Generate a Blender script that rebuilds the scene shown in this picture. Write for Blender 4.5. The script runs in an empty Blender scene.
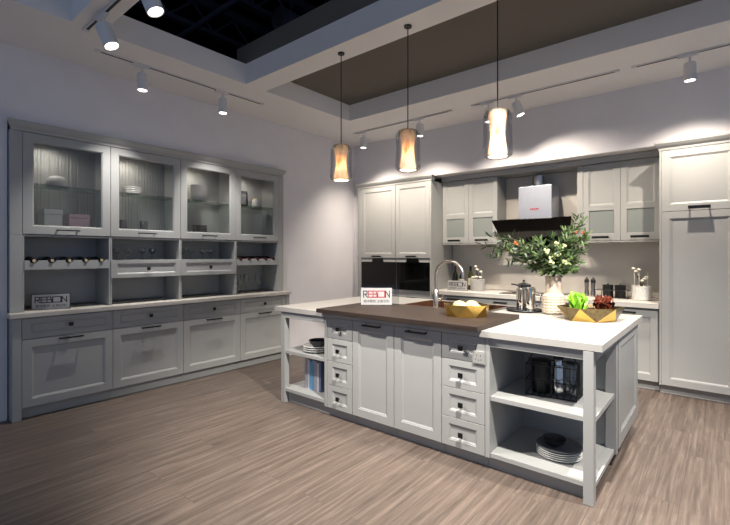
import bpy, bmesh, math, random
from math import sin, cos, pi, radians as R_
from mathutils import Vector, Matrix, Euler
random.seed(7)
S = bpy.context.scene
COL = S.collection

# ------------------------------------------------------------------ materials
def new_mat(name):
    m = bpy.data.materials.new(name); m.use_nodes = True
    nt = m.node_tree; nt.nodes.clear()
    out = nt.nodes.new('ShaderNodeOutputMaterial')
    return m, nt, out
def N(nt, t, **kw):
    n = nt.nodes.new(t)
    for k, v in kw.items():
        if k in n.inputs: n.inputs[k].default_value = v
        else: setattr(n, k, v)
    return n
def lin(c):
    f = lambda u: u/12.92 if u <= .04045 else ((u+.055)/1.055)**2.4
    return tuple(f(x/255) for x in c) + (1,)
def principled(name, rgb, rough=.5, metal=0, spec=.5, noise=0, nscale=20, bump=0, bscale=200, stretch=(1,1,1), coat=0):
    m, nt, out = new_mat(name)
    b = N(nt, 'ShaderNodeBsdfPrincipled', Roughness=rough, Metallic=metal)
    b.inputs['Specular IOR Level'].default_value = spec
    b.inputs['Coat Weight'].default_value = coat
    col = lin(rgb)
    b.inputs['Base Color'].default_value = col
    tc = N(nt, 'ShaderNodeTexCoord'); mp = N(nt, 'ShaderNodeMapping')
    mp.inputs['Scale'].default_value = stretch
    nt.links.new(tc.outputs['Object'], mp.inputs['Vector'])
    if noise:
        n = N(nt, 'ShaderNodeTexNoise', Scale=nscale, Detail=5.0)
        nt.links.new(mp.outputs[0], n.inputs['Vector'])
        cr = N(nt, 'ShaderNodeValToRGB')
        cr.color_ramp.elements[0].position = .3; cr.color_ramp.elements[1].position = .7
        cr.color_ramp.elements[0].color = tuple(c*(1-noise) for c in col[:3]) + (1,)
        cr.color_ramp.elements[1].color = tuple(min(1, c*(1+noise)) for c in col[:3]) + (1,)
        nt.links.new(n.outputs[0], cr.inputs[0]); nt.links.new(cr.outputs[0], b.inputs['Base Color'])
    if bump:
        n2 = N(nt, 'ShaderNodeTexNoise', Scale=bscale, Detail=3.0)
        nt.links.new(mp.outputs[0], n2.inputs['Vector'])
        bp = N(nt, 'ShaderNodeBump', Strength=bump, Distance=.002)
        nt.links.new(n2.outputs[0], bp.inputs['Height']); nt.links.new(bp.outputs[0], b.inputs['Normal'])
    nt.links.new(b.outputs[0], out.inputs[0])
    return m
def emission(name, rgb, st):
    m, nt, out = new_mat(name)
    e = N(nt, 'ShaderNodeEmission', Color=lin(rgb), Strength=st)
    nt.links.new(e.outputs[0], out.inputs[0]); return m
def clear_glass(name, tint=(245,250,248), gloss=.08, rough=.02, fres=.6):
    m, nt, out = new_mat(name)
    t = N(nt, 'ShaderNodeBsdfTransparent', Color=lin(tint))
    g = N(nt, 'ShaderNodeBsdfGlossy', Roughness=rough)
    fr = N(nt, 'ShaderNodeLayerWeight', Blend=.25)
    mx = N(nt, 'ShaderNodeMixShader')
    ma = N(nt, 'ShaderNodeMath', operation='MULTIPLY_ADD'); ma.inputs[1].default_value = fres; ma.inputs[2].default_value = gloss
    nt.links.new(fr.outputs['Fresnel'], ma.inputs[0])
    nt.links.new(ma.outputs[0], mx.inputs[0]); nt.links.new(t.outputs[0], mx.inputs[1]); nt.links.new(g.outputs[0], mx.inputs[2])
    nt.links.new(mx.outputs[0], out.inputs[0]); return m
def frosted(name, tint, diff=.45):
    m, nt, out = new_mat(name)
    t = N(nt, 'ShaderNodeBsdfTransparent', Color=lin(tint))
    d = N(nt, 'ShaderNodeBsdfPrincipled', Roughness=.12); d.inputs['Base Color'].default_value = lin(tint)
    mx = N(nt, 'ShaderNodeMixShader', Fac=diff)
    nt.links.new(t.outputs[0], mx.inputs[1]); nt.links.new(d.outputs[0], mx.inputs[2])
    nt.links.new(mx.outputs[0], out.inputs[0]); return m
def wood_planks():
    m, nt, out = new_mat('oak_plank_floor')
    b = N(nt, 'ShaderNodeBsdfPrincipled', Roughness=.42)
    b.inputs['Specular IOR Level'].default_value = .35
    tc = N(nt, 'ShaderNodeTexCoord')
    mp = N(nt, 'ShaderNodeMapping'); mp.inputs['Rotation'].default_value = (0, 0, pi/2)
    nt.links.new(tc.outputs['Object'], mp.inputs['Vector'])
    br = N(nt, 'ShaderNodeTexBrick', offset=.37, offset_frequency=2)
    br.inputs['Color1'].default_value = (0,0,0,1); br.inputs['Color2'].default_value = (1,1,1,1)
    br.inputs['Mortar'].default_value = (.5,.5,.5,1)
    br.inputs['Scale'].default_value = 1; br.inputs['Mortar Size'].default_value = .0012
    br.inputs['Brick Width'].default_value = 1.25; br.inputs['Row Height'].default_value = .19
    br.inputs['Bias'].default_value = 0
    nt.links.new(mp.outputs[0], br.inputs['Vector'])
    # grain, offset by plank tone
    sep = N(nt, 'ShaderNodeMapping'); sep.inputs['Scale'].default_value = (1.0, 24, 1)
    nt.links.new(mp.outputs[0], sep.inputs['Vector'])
    addv = N(nt, 'ShaderNodeVectorMath', operation='ADD')
    sc = N(nt, 'ShaderNodeVectorMath', operation='SCALE'); sc.inputs['Scale'].default_value = 9.0
    nt.links.new(br.outputs['Color'], sc.inputs[0])
    nt.links.new(sep.outputs[0], addv.inputs[0]); nt.links.new(sc.outputs[0], addv.inputs[1])
    n1 = N(nt, 'ShaderNodeTexNoise', Scale=1.6, Detail=8.0, Roughness=.62, Distortion=.6)
    nt.links.new(addv.outputs[0], n1.inputs['Vector'])
    n2 = N(nt, 'ShaderNodeTexNoise', Scale=7.0, Detail=4.0, Roughness=.7)
    nt.links.new(addv.outputs[0], n2.inputs['Vector'])
    cr = N(nt, 'ShaderNodeValToRGB')
    e = cr.color_ramp.elements
    e[0].position = .22; e[0].color = lin((70,61,55))
    e[1].position = .78; e[1].color = lin((134,120,110))
    k = e.new(.5); k.color = lin((102,90,82))
    nt.links.new(n1.outputs[0], cr.inputs[0])
    cr2 = N(nt, 'ShaderNodeValToRGB')
    cr2.color_ramp.elements[0].position = .3; cr2.color_ramp.elements[0].color = (.72,.70,.69,1)
    cr2.color_ramp.elements[1].position = .6; cr2.color_ramp.elements[1].color = (1.05,1.05,1.05,1)
    nt.links.new(n2.outputs[0], cr2.inputs[0])
    mu = N(nt, 'ShaderNodeMix', data_type='RGBA', blend_type='MULTIPLY'); mu.inputs[0].default_value = .65
    nt.links.new(cr.outputs[0], mu.inputs[6]); nt.links.new(cr2.outputs[0], mu.inputs[7])
    # plank tone variation
    cr3 = N(nt, 'ShaderNodeValToRGB')
    cr3.color_ramp.elements[0].color = (.90,.90,.90,1); cr3.color_ramp.elements[1].color = (1.04,1.03,1.02,1)
    nt.links.new(br.outputs['Color'], cr3.inputs[0])
    mu2 = N(nt, 'ShaderNodeMix', data_type='RGBA', blend_type='MULTIPLY'); mu2.inputs[0].default_value = 1
    nt.links.new(mu.outputs[2], mu2.inputs[6]); nt.links.new(cr3.outputs[0], mu2.inputs[7])
    mo = N(nt, 'ShaderNodeMix', data_type='RGBA'); mo.inputs[7].default_value = lin((80,70,64))
    nt.links.new(br.outputs['Fac'], mo.inputs[0]); nt.links.new(mu2.outputs[2], mo.inputs[6])
    nt.links.new(mo.outputs[2], b.inputs['Base Color'])
    bp = N(nt, 'ShaderNodeBump', Strength=.25, Distance=.002)
    nt.links.new(n2.outputs[0], bp.inputs['Height']); nt.links.new(bp.outputs[0], b.inputs['Normal'])
    nt.links.new(b.outputs[0], out.inputs[0]); return m
def grain_wood(name, dark, light, rot=0, sx=1.2, sy=22, rough=.45, spec=.5):
    m, nt, out = new_mat(name)
    b = N(nt, 'ShaderNodeBsdfPrincipled', Roughness=rough)
    b.inputs['Specular IOR Level'].default_value = spec
    tc = N(nt, 'ShaderNodeTexCoord'); mp = N(nt, 'ShaderNodeMapping')
    mp.inputs['Rotation'].default_value = (0,0,rot)
    mp2 = N(nt, 'ShaderNodeMapping'); mp2.inputs['Scale'].default_value = (sx, sy, sy)
    nt.links.new(tc.outputs['Object'], mp.inputs[0]); nt.links.new(mp.outputs[0], mp2.inputs[0])
    n = N(nt, 'ShaderNodeTexNoise', Scale=2.2, Detail=7.0, Roughness=.65, Distortion=.4)
    nt.links.new(mp2.outputs[0], n.inputs['Vector'])
    cr = N(nt, 'ShaderNodeValToRGB')
    cr.color_ramp.elements[0].position = .3; cr.color_ramp.elements[0].color = lin(dark)
    cr.color_ramp.elements[1].position = .7; cr.color_ramp.elements[1].color = lin(light)
    nt.links.new(n.outputs[0], cr.inputs[0]); nt.links.new(cr.outputs[0], b.inputs['Base Color'])
    nt.links.new(b.outputs[0], out.inputs[0]); return m
def alabaster():
    m, nt, out = new_mat('alabaster_shade')
    tc = N(nt, 'ShaderNodeTexCoord'); mp = N(nt, 'ShaderNodeMapping'); mp.inputs['Scale'].default_value = (9,9,3.2)
    nt.links.new(tc.outputs['Object'], mp.inputs[0])
    n = N(nt, 'ShaderNodeTexNoise', Scale=1.5, Detail=6.0, Roughness=.6, Distortion=1.6)
    nt.links.new(mp.outputs[0], n.inputs['Vector'])
    cr = N(nt, 'ShaderNodeValToRGB'); e = cr.color_ramp.elements
    e[0].position = .36; e[0].color = lin((206,160,122)); e[1].position = .56; e[1].color = lin((255,246,232))
    k = e.new(.43); k.color = lin((250,232,208))
    nt.links.new(n.outputs[0], cr.inputs[0])
    d = N(nt, 'ShaderNodeBsdfDiffuse'); t = N(nt, 'ShaderNodeBsdfTranslucent')
    nt.links.new(cr.outputs[0], d.inputs[0]); nt.links.new(cr.outputs[0], t.inputs[0])
    mx = N(nt, 'ShaderNodeMixShader', Fac=.6)
    nt.links.new(d.outputs[0], mx.inputs[1]); nt.links.new(t.outputs[0], mx.inputs[2])
    nt.links.new(mx.outputs[0], out.inputs[0]); return m

M = {}
M['paint'] = principled('greige_lacquer', (165,165,162), .42, noise=.02, nscale=6, bump=.05)
M['wall'] = principled('wall_paint', (222,219,221), .85, noise=.03, nscale=3, bump=.1, bscale=60)
M['ceil'] = principled('ceiling_paint', (234,231,229), .9, noise=.01, nscale=3)
M['tray'] = principled('dark_ceiling_panel', (112,107,100), .95, spec=.05, noise=.03, nscale=2)
M['roof'] = principled('black_roof', (9,9,11), .9, spec=0, noise=.1, nscale=4)
M['steel_dark'] = principled('dark_steel', (66,68,82), .8, spec=.05, noise=.1, nscale=6)
M['floor'] = wood_planks()
M['black'] = principled('matt_black_metal', (20,20,22), .4, metal=.2, noise=.05)
M['counter'] = grain_wood('pale_oak_worktop', (178,170,160), (214,208,198), rot=pi/2, sx=1.5, sy=26)
M['counter_x'] = grain_wood('pale_stone_worktop', (196,190,182), (218,213,205), rot=0, sx=1.5, sy=14)
M['quartz'] = principled('white_quartz', (176,172,166), .3, noise=.03, nscale=9)
M['walnut'] = grain_wood('dark_oak_worktop', (36,29,26), (62,51,45), rot=0, sx=1.4, sy=30, rough=.5, spec=.2)
M['stone'] = principled('grey_stone_splashback', (200,194,185), .35, noise=.06, nscale=2.5, bump=.05)
M['glass'] = clear_glass('clear_pane', tint=(250,250,250), gloss=.03, fres=.25)
M['shelf_glass'] = clear_glass('green_edge_glass', tint=(226,234,230), gloss=.05, fres=.3)
M['reed'] = clear_glass('reeded_pane', tint=(222,226,226), gloss=.14, rough=.12)
def reeded():
    m, nt, out = new_mat('reeded_glass')
    t = N(nt, 'ShaderNodeBsdfTransparent', Color=lin((232,234,234))); rf = N(nt, 'ShaderNodeBsdfRefraction', Color=lin((240,242,242)), Roughness=.22, IOR=1.06)
    g = N(nt, 'ShaderNodeBsdfGlossy', Roughness=.15)
    m1 = N(nt, 'ShaderNodeMixShader', Fac=.7); m2 = N(nt, 'ShaderNodeMixShader', Fac=.1)
    nt.links.new(t.outputs[0], m1.inputs[1]); nt.links.new(rf.outputs[0], m1.inputs[2])
    nt.links.new(m1.outputs[0], m2.inputs[1]); nt.links.new(g.outputs[0], m2.inputs[2]); nt.links.new(m2.outputs[0], out.inputs[0]); return m
M['reed'] = reeded()
M['frost'] = frosted('frosted_pane', (176,182,178), .55)
M['lampglass'] = clear_glass('lamp_glass', tint=(252,252,252), gloss=.07, fres=.4)
M['oven'] = principled('black_oven_glass', (8,8,8), .06, spec=.3, noise=.01)
M['steel'] = principled('brushed_steel', (190,190,190), .28, metal=1, noise=.05, nscale=30, stretch=(1,1,20))
M['chrome'] = principled('polished_chrome', (215,213,208), .08, metal=1, noise=.01)
M['nickel'] = principled('satin_nickel', (196,188,178), .25, metal=1, noise=.02)
M['sinkm'] = principled('brown_sink', (120,84,62), .35, metal=.7, noise=.12, nscale=8)  # brown metal with mottled tone
M['hoodm'] = principled('silver_hood', (176,180,190), .38, metal=.55, noise=.02)
M['gold'] = principled('hammered_gold', (218,180,96), .3, metal=1, noise=.08, nscale=14)
M['goldin'] = principled('aged_bronze', (112,98,70), .3, metal=.9, noise=.35, nscale=40)
M['white'] = principled('white_lamp_body', (215,214,214), .45, noise=.01)
M['lens'] = emission('lamp_lens', (255,248,238), 9)
M['puck'] = emission('cabinet_light', (255,244,222), 6)
M['shade'] = alabaster()
M['bulb'] = emission('warm_bulb', (255,214,150), 14)
M['ceramic'] = principled('cream_ceramic', (178,162,144), .6, noise=.05, nscale=12, bump=.1)
M['whitecer'] = principled('white_ceramic', (224,222,218), .3, noise=.01)
M['greycer'] = principled('grey_ceramic', (176,174,172), .6, noise=.05)
M['greydark'] = principled('mid_grey_ceramic', (112,112,116), .5, noise=.05)
M['darkcer'] = principled('charcoal_ceramic', (48,48,52), .4, noise=.08)
M['card'] = principled('white_card', (178,176,175), .5, noise=.01)
M['ink'] = principled('dark_ink', (44,38,40), .6, noise=.02)
M['red'] = principled('red_ink', (158,30,46), .6, noise=.02)
M['acrylic'] = clear_glass('acrylic', tint=(240,242,243), gloss=.02, fres=.15)
M['bottle'] = principled('dark_bottle_glass', (24,26,18), .1, noise=.02)
M['gbottle'] = principled('green_bottle_glass', (58,60,24), .12, noise=.05)
M['foil'] = principled('wine_red_foil', (70,22,24), .35, noise=.05)
M['cork'] = principled('cork_end', (206,182,150), .7, noise=.1, nscale=60)
M['label'] = principled('bottle_label', (214,206,182), .6, noise=.03)
M['stemware'] = clear_glass('stemware', tint=(238,240,240), gloss=.05, fres=.3)
M['leaf1'] = principled('leaf_dark', (44,62,32), .5, noise=.15, nscale=9)
M['leaf2'] = principled('leaf_mid', (72,94,48), .5, noise=.15, nscale=9)
M['leaf3'] = principled('leaf_pale', (104,120,74), .5, noise=.15, nscale=9)
M['stem'] = principled('stem_brown', (82,72,46), .7, noise=.1)
M['bloom'] = principled('cream_bloom', (170,174,128), .6, noise=.08, nscale=30)
M['berry'] = principled('orange_berry', (176,84,40), .4, noise=.1)
M['lettuce'] = principled('green_lettuce', (128,186,48), .45, noise=.2, nscale=18)
M['redlet'] = principled('red_lettuce', (104,46,28), .45, noise=.35, nscale=18)
M['bloom_w'] = principled('white_bloom', (226,222,204), .6, noise=.05, nscale=30)
M['cream'] = principled('cream_skin', (205,180,122), .5, noise=.1, nscale=18)
M['book_b'] = principled('blue_cover', (112,168,208), .5, noise=.03)
M['book_g'] = principled('grey_cover', (176,172,182), .5, noise=.03)
M['book_w'] = principled('white_cover', (212,210,214), .5, noise=.03)
M['book_n'] = principled('dark_blue_cover', (108,122,150), .5, noise=.03)
M['pink'] = principled('pink_box', (206,172,180), .6, noise=.03)
M['paper'] = principled('page_edges', (226,222,212), .7, noise=.04, nscale=90)
M['dark'] = principled('dark_grey', (50,50,54), .5, noise=.05)
M['photo'] = principled('photo_print', (150,152,156), .4, noise=.4, nscale=14)
M['plate'] = principled('socket_plastic', (158,157,152), .4, noise=.01)

# ------------------------------------------------------------------ mesh builder
class MB:
    def __init__(s): s.v = []; s.f = []; s.m = []
    def add(s, vs, fs, mi=0):
        o = len(s.v); s.v += [tuple(p) for p in vs]
        for f in fs: s.f.append(tuple(o+i for i in f)); s.m.append(mi)
        return s
    def box(s, x0, y0, z0, x1, y1, z1, mi=0):
        v = [(x,y,z) for z in (z0,z1) for y in (y0,y1) for x in (x0,x1)]
        return s.add(v, [(0,2,3,1),(4,5,7,6),(0,1,5,4),(2,6,7,3),(0,4,6,2),(1,3,7,5)], mi)
    def rings(s, rs, mi=0, cap0=True, cap1=True, loop=False):
        n = len(rs[0]); vs = [p for r in rs for p in r]; fs = []
        k = len(rs)
        for a in range(k if loop else k-1):
            b = (a+1) % k
            for i in range(n): j = (i+1) % n; fs.append((a*n+i, a*n+j, b*n+j, b*n+i))
        if not loop:
            if cap0: fs.append(tuple(range(n))[::-1])
            if cap1: fs.append(tuple((k-1)*n+i for i in range(n)))
        return s.add(vs, fs, mi)
    def lathe(s, prof, c=(0,0,0), n=24, mi=0, cap0=True, cap1=True, loop=False):
        rs = [[(c[0]+r*cos(2*pi*i/n), c[1]+r*sin(2*pi*i/n), c[2]+z) for i in range(n)] for r, z in prof]
        return s.rings(rs, mi, cap0, cap1, loop)
    def tube(s, pts, r, n=8, mi=0, r1=None):
        pts = [Vector(p) for p in pts]; rs = []; k = len(pts)
        up = Vector((0,0,1)); prev = None
        for i, p in enumerate(pts):
            d = (pts[min(i+1,k-1)] - pts[max(i-1,0)]).normalized()
            if prev is None:
                a = d.cross(up)
                if a.length < 1e-3: a = d.cross(Vector((1,0,0)))
            else: a = prev - d*prev.dot(d)
            a.normalize(); prev = a; b = d.cross(a)
            rr = r if r1 is None else r + (r1-r)*i/(k-1)
            rs.append([tuple(p + rr*(cos(2*pi*j/n)*a + sin(2*pi*j/n)*b)) for j in range(n)])
        return s.rings(rs, mi)
    def ball(s, c, r, n=10, mi=0, sz=1):
        prof = [(max(1e-4, r*sin(pi*i/6)), -r*sz*cos(pi*i/6)) for i in range(7)]
        return s.lathe(prof, c, n, mi)
    def build(s, name, mats, parent=None, smooth=False, bevel=0, seg=2, loc=None, rot=None):
        me = bpy.data.meshes.new(name); me.from_pydata(s.v, [], s.f)
        mats = mats if isinstance(mats, (list, tuple)) else [mats]
        for m in mats: me.materials.append(m)
        for p, mi in zip(me.polygons, s.m): p.material_index = mi
        bm = bmesh.new(); bm.from_mesh(me); bmesh.ops.recalc_face_normals(bm, faces=bm.faces); bm.to_mesh(me); bm.free()
        if smooth:
            for p in me.polygons: p.use_smooth = True
            try: me.set_sharp_from_angle(angle=R_(40))
            except Exception: pass
        o = bpy.data.objects.new(name, me); COL.objects.link(o)
        if parent: o.parent = parent
        if loc: o.location = loc
        if rot: o.rotation_euler = rot
        if bevel:
            b = o.modifiers.new('edge', 'BEVEL'); b.width = bevel; b.segments = seg; b.limit_method = 'ANGLE'; b.angle_limit = R_(50)
        return o
def tag(o, label=None, cat=None, group=None, kind=None):
    if label: o['label'] = label
    if cat: o['category'] = cat
    if group: o['group'] = group
    if kind: o['kind'] = kind
    return o
def thing(name, label, cat, loc=(0,0,0), rz=0, group=None):
    o = bpy.data.objects.new(name, None); COL.objects.link(o)
    o.empty_display_size = .05; o.location = loc; o.rotation_euler = (0,0,rz)
    return tag(o, label, cat, group)
def copy_tree(o, parent=None):
    c = o.copy(); COL.objects.link(c)
    if parent: c.parent = parent
    for ch in list(o.children): copy_tree(ch, c)
    return c
def copy_to(o, loc, label, rz=None, group=None):
    c = copy_tree(o); c.location = loc; c['label'] = label
    if rz is not None: c.rotation_euler[2] = rz
    if group: c['group'] = group
    return c
def structure(name, mb, mat, **k): return tag(mb.build(name, mat, **k), kind='structure')

def rect(x0, x1, z0, z1, y): return [(x0,y,z0),(x1,y,z0),(x1,y,z1),(x0,y,z1)]
def shaker(mb, x0, x1, z0, z1, yf=0, t=.02, fw=.06, rec=.011, mold=.018, hole=False):
    l, r, b, tp = fw if isinstance(fw, tuple) else (fw,)*4
    def q(k, e, y): return rect(x0+l*k+e, x1-r*k-e, z0+b*k+e, z1-tp*k-e, y)
    rs = [q(0,0,yf+t), q(0,0,yf+.0012), q(0,.0012,yf), q(1,0,yf), q(1,.002,yf+.004), q(1,.006,yf+.004), q(1,mold,yf+rec)]
    if hole: mb.rings(rs + [q(1,mold,yf+t)], loop=True)
    else: mb.rings(rs)
    return mb
def door(parent, x0, x1, z0, z1, fw=.06, hole=False, name='door', **k):
    return shaker(MB(), x0, x1, z0, z1, fw=fw, hole=hole, **k).build(name, M['paint'], parent)
def bar_handle(parent, cx, z, L=.18, out=.032, th=.011, yf=0):
    mb = MB()
    mb.box(cx-L/2, yf-out-th, z-th/2, cx+L/2, yf-out, z+th/2)
    for s_ in (-1, 1):
        x = cx + s_*(L/2-.012)
        mb.box(x-.006, yf-out, z-.005, x+.006, yf, z+.005)
    return mb.build('handle', M['black'], parent, bevel=.002)
def flat_handle(parent, cx, z, L=.16, out=.03, h=.022):
    mb = MB()
    mb.box(cx-L/2, -out-.008, z-h/2, cx+L/2, -out, z+h/2)
    for s_ in (-1, 1):
        x = cx + s_*(L/2-.009)
        mb.box(x-.009, -out, z-h/2, x+.009, 0, z-h/2+.01)
    return mb.build('handle', M['black'], parent, bevel=.002)
def knob(parent, cx, z, s_=.034):
    mb = MB(); mb.box(cx-.007, -.018, z-.007, cx+.007, 0, z+.007)
    mb.box(cx-s_/2, -.028, z-s_/2, cx+s_/2, -.018, z+s_/2)
    return mb.build('knob', M['black'], parent, bevel=.003)
def carcass(mb, x0, x1, y0, y1, z0, z1, t=.016, back=True, top=True, bottom=True):
    mb.box(x0, y0, z0, x0+t, y1, z1); mb.box(x1-t, y0, z0, x1, y1, z1)
    if bottom: mb.box(x0+t, y0, z0, x1-t, y1, z0+t)
    if top: mb.box(x0+t, y0, z1-t, x1-t, y1, z1)
    if back: mb.box(x0+t, y1-.01, z0+t, x1-t, y1, z1-t)
    return mb

# ------------------------------------------------------------------ the setting
WX, WY, CZ, CT = -4.64, 5.32, 3.165, 3.375
structure('floor', MB().box(-5.1, -3, -.05, 3, 5.95, 0), M['floor'])
w = MB()
w.box(-5.15, -3, 0, WX, .872, CT)
w.box(-5.15, 3.862, 0, WX, 5.95, CT)
w.box(-5.15, .872, 2.535, WX, 3.862, CT)
w.box(-5.15, 3.806, .905, WX, 3.862, 2.535)
w.box(-5.15, .872, 0, -5.05, 3.862, 2.535)
structure('wall_left', w, M['wall'])
w = MB()
w.box(WX, WY, 2.512, 3, 5.95, CT)
w.box(WX, WY, 0, -4.486, 5.95, 2.512)
w.box(-4.486, 5.86, 0, .73, 5.95, 2.512)
w.box(.73, WY, 0, 3, 5.95, 2.512)
structure('wall_back', w, M['wall'])
structure('trim_1', MB().box(-3.135, 5.846, .906, -.505, 5.858, 2.44), M['stone'])
c = MB()
c.box(WX, -3, CZ, -3.82, WY, CT)
c.box(-3.82, 1.10, CZ, 3, 1.31, CT)
c.box(-3.82, 2.66, CZ, 3, 2.91, CT)
c.box(-3.82, 4.27, CZ, 3, WY, CT)
structure('ceiling', c, M['ceil'])
structure('trim_2', MB().box(-4.0, 2.675, CT+.001, 3, 5.3, 3.585), M['tray'])
structure('trim_3', MB().box(-7, -3, 5.0, 3.5, 7, 5.1).box(-6.7, -3, CT+.01, -6.6, 6.7, 5.0).box(-6.6, 6.6, CT+.01, 3.5, 6.7, 5.0).box(-6.6, -3, CT+.001, WX-.1, 6.6, CT+.01), M['roof'])
for i, (a, b, lab) in enumerate([(( -6.5, 2.9, 4.35), (3, 2.9, 4.35), 'dark steel pipe under the black roof, crossing the open ceiling bay'),
                 ((-6.5, 4.4, 4.75), (3, 4.4, 4.75), 'dark pipe deep in the roof void behind the steel joists')]):
    tag(MB().tube([a, b], .035, 10).build('roof_pipe', M['steel_dark'], smooth=True), lab, 'pipe', 'pipes in the roof void')
for i, x in enumerate((-5.6, -4.6, -3.7, -2.7)):
    j = MB()
    j.box(x-.05, -2.5, 4.86, x+.05, 6.5, 4.98); j.box(x-.05, -2.5, 4.5, x+.05, 6.5, 4.56)
    for k in range(14):
        y = -2.4 + k*.64
        j.tube([(x, y, 4.56), (x, y+.32, 4.86)], .018, 6); j.tube([(x, y+.32, 4.86), (x, y+.64, 4.56)], .018, 6)
    nm = ('above the left wall', 'above the glass-fronted cabinets', 'above the middle of the open bay', 'farthest right in the open ceiling bay')[i]
    tag(j.build('roof_joist', M['steel_dark']), 'dark steel lattice joist in the roof void, ' + nm, 'joist', 'steel joists of the roof')
d = thing('air_duct', 'dark round air duct with a disc end seen through the open ceiling bay', 'duct', (-4.2, 3.9, 4.3))
MB().lathe([(.14,-.5),(.14,.5)], n=20).build('duct_body', M['steel_dark'], d, smooth=True, rot=(pi/2,0,0))
for y in (-.3,.3): MB().tube([(0,y,.13),(0,y,.699)], .01, 6).build('hanger_rod', M['steel_dark'], d)
MB().lathe([(.10,-.012),(.10,.012)], n=20).build('end_disc', M['dark'], d, smooth=True, loc=(0,-.51,0), rot=(pi/2,0,0))

# ------------------------------------------------------------------ left wall: display cabinets
UF, BF, LR = -4.60, -4.525, pi/2
UB = [.965, 1.655, 2.36, 3.06, 3.722]
ordn = ('nearest', 'second', 'third', 'farthest')
disp_lab = ('grey wall cabinet with reeded glass door, nearest the left edge, white and pink boxes inside',
            'grey glass-fronted wall cabinet with two dark mugs inside',
            'grey glass-fronted wall cabinet with stacked white bowls above and dark dishes below',
            'grey glass-fronted wall cabinet with a black picture frame inside')
for i in range(4):
    y0, y1 = UB[i], UB[i+1]; wd = y1-y0
    t = thing('display_cabinet', disp_lab[i], 'cabinet', (UF, y0, 0), LR, 'glass-fronted cabinets on the left wall')
    b = carcass(MB(), .001, wd-.001, .022, .36, 1.568, 2.447)
    b.build('body', M['paint'], t)
    if i == 0: MB().box(-.086, 0, 1.566, -.001, .36, 2.447).build('end_panel', M['paint'], t, bevel=.002)
    if i == 3: MB().box(wd+.001, 0, 1.566, wd+.08, .36, 2.447).build('end_panel', M['paint'], t, bevel=.002)
    dr = door(t, .002, wd-.002, 1.572, 2.445, fw=.068, hole=True, mold=.012)
    pa = MB()
    if i < 2:
        n = 46; X0, X1 = .076, wd-.076; vs = []; fs = []
        for k in range(n*4+1):
            x = X0+(X1-X0)*k/(n*4); yy = .010 + .0025*abs(sin(pi*k/4))
            vs += [(x, yy, 1.646), (x, yy, 2.371)]
        for k in range(n*4): fs.append((2*k, 2*k+2, 2*k+3, 2*k+1))
        pa.add(vs, fs); pa.build('pane', M['reed'] if i == 0 else M['glass'], dr)
    else:
        pa.box(.076, .010, 1.646, wd-.076, .014, 2.371).build('pane', M['glass'], dr)
    bar_handle(dr, .33+ (.01 if i else 0), 1.612)
    MB().box(.018, .03, 2.012, wd-.018, .345, 2.018).build('glass_shelf', M['shelf_glass'], t)
    MB().lathe([(.028, -.008), (.028, 0)], (.22, .17, 2.43), 16).build('puck_light', M['puck'], t)
    rib = MB()
    if i < 2:
        k = .03
        while k < wd-.03:
            rib.box(k, .341, 1.60, k+.012, .349, 2.425); k += .03
        rib.build('ribbed_back', M['paint'], t)
cr = thing('crown_moulding', 'long grey crown moulding on top of the left display cabinets', 'moulding', (UF, .878, 0), LR)
L0, L1 = -.022, 2.945
prof = [(.03, 2.449), (-.004, 2.449), (-.006, 2.468), (-.02, 2.486), (-.033, 2.512), (-.036, 2.533), (.03, 2.533)]
mb = MB(); rs = []
for e, s_ in ((L0, 1), (L1, -1)):
    rs.append([(e - s_*(min(0, y)+.036)*(-1), y, z) for y, z in prof])
mb.rings([rs[0], rs[1]]); mb.build('cornice', M['paint'], cr)
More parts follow.
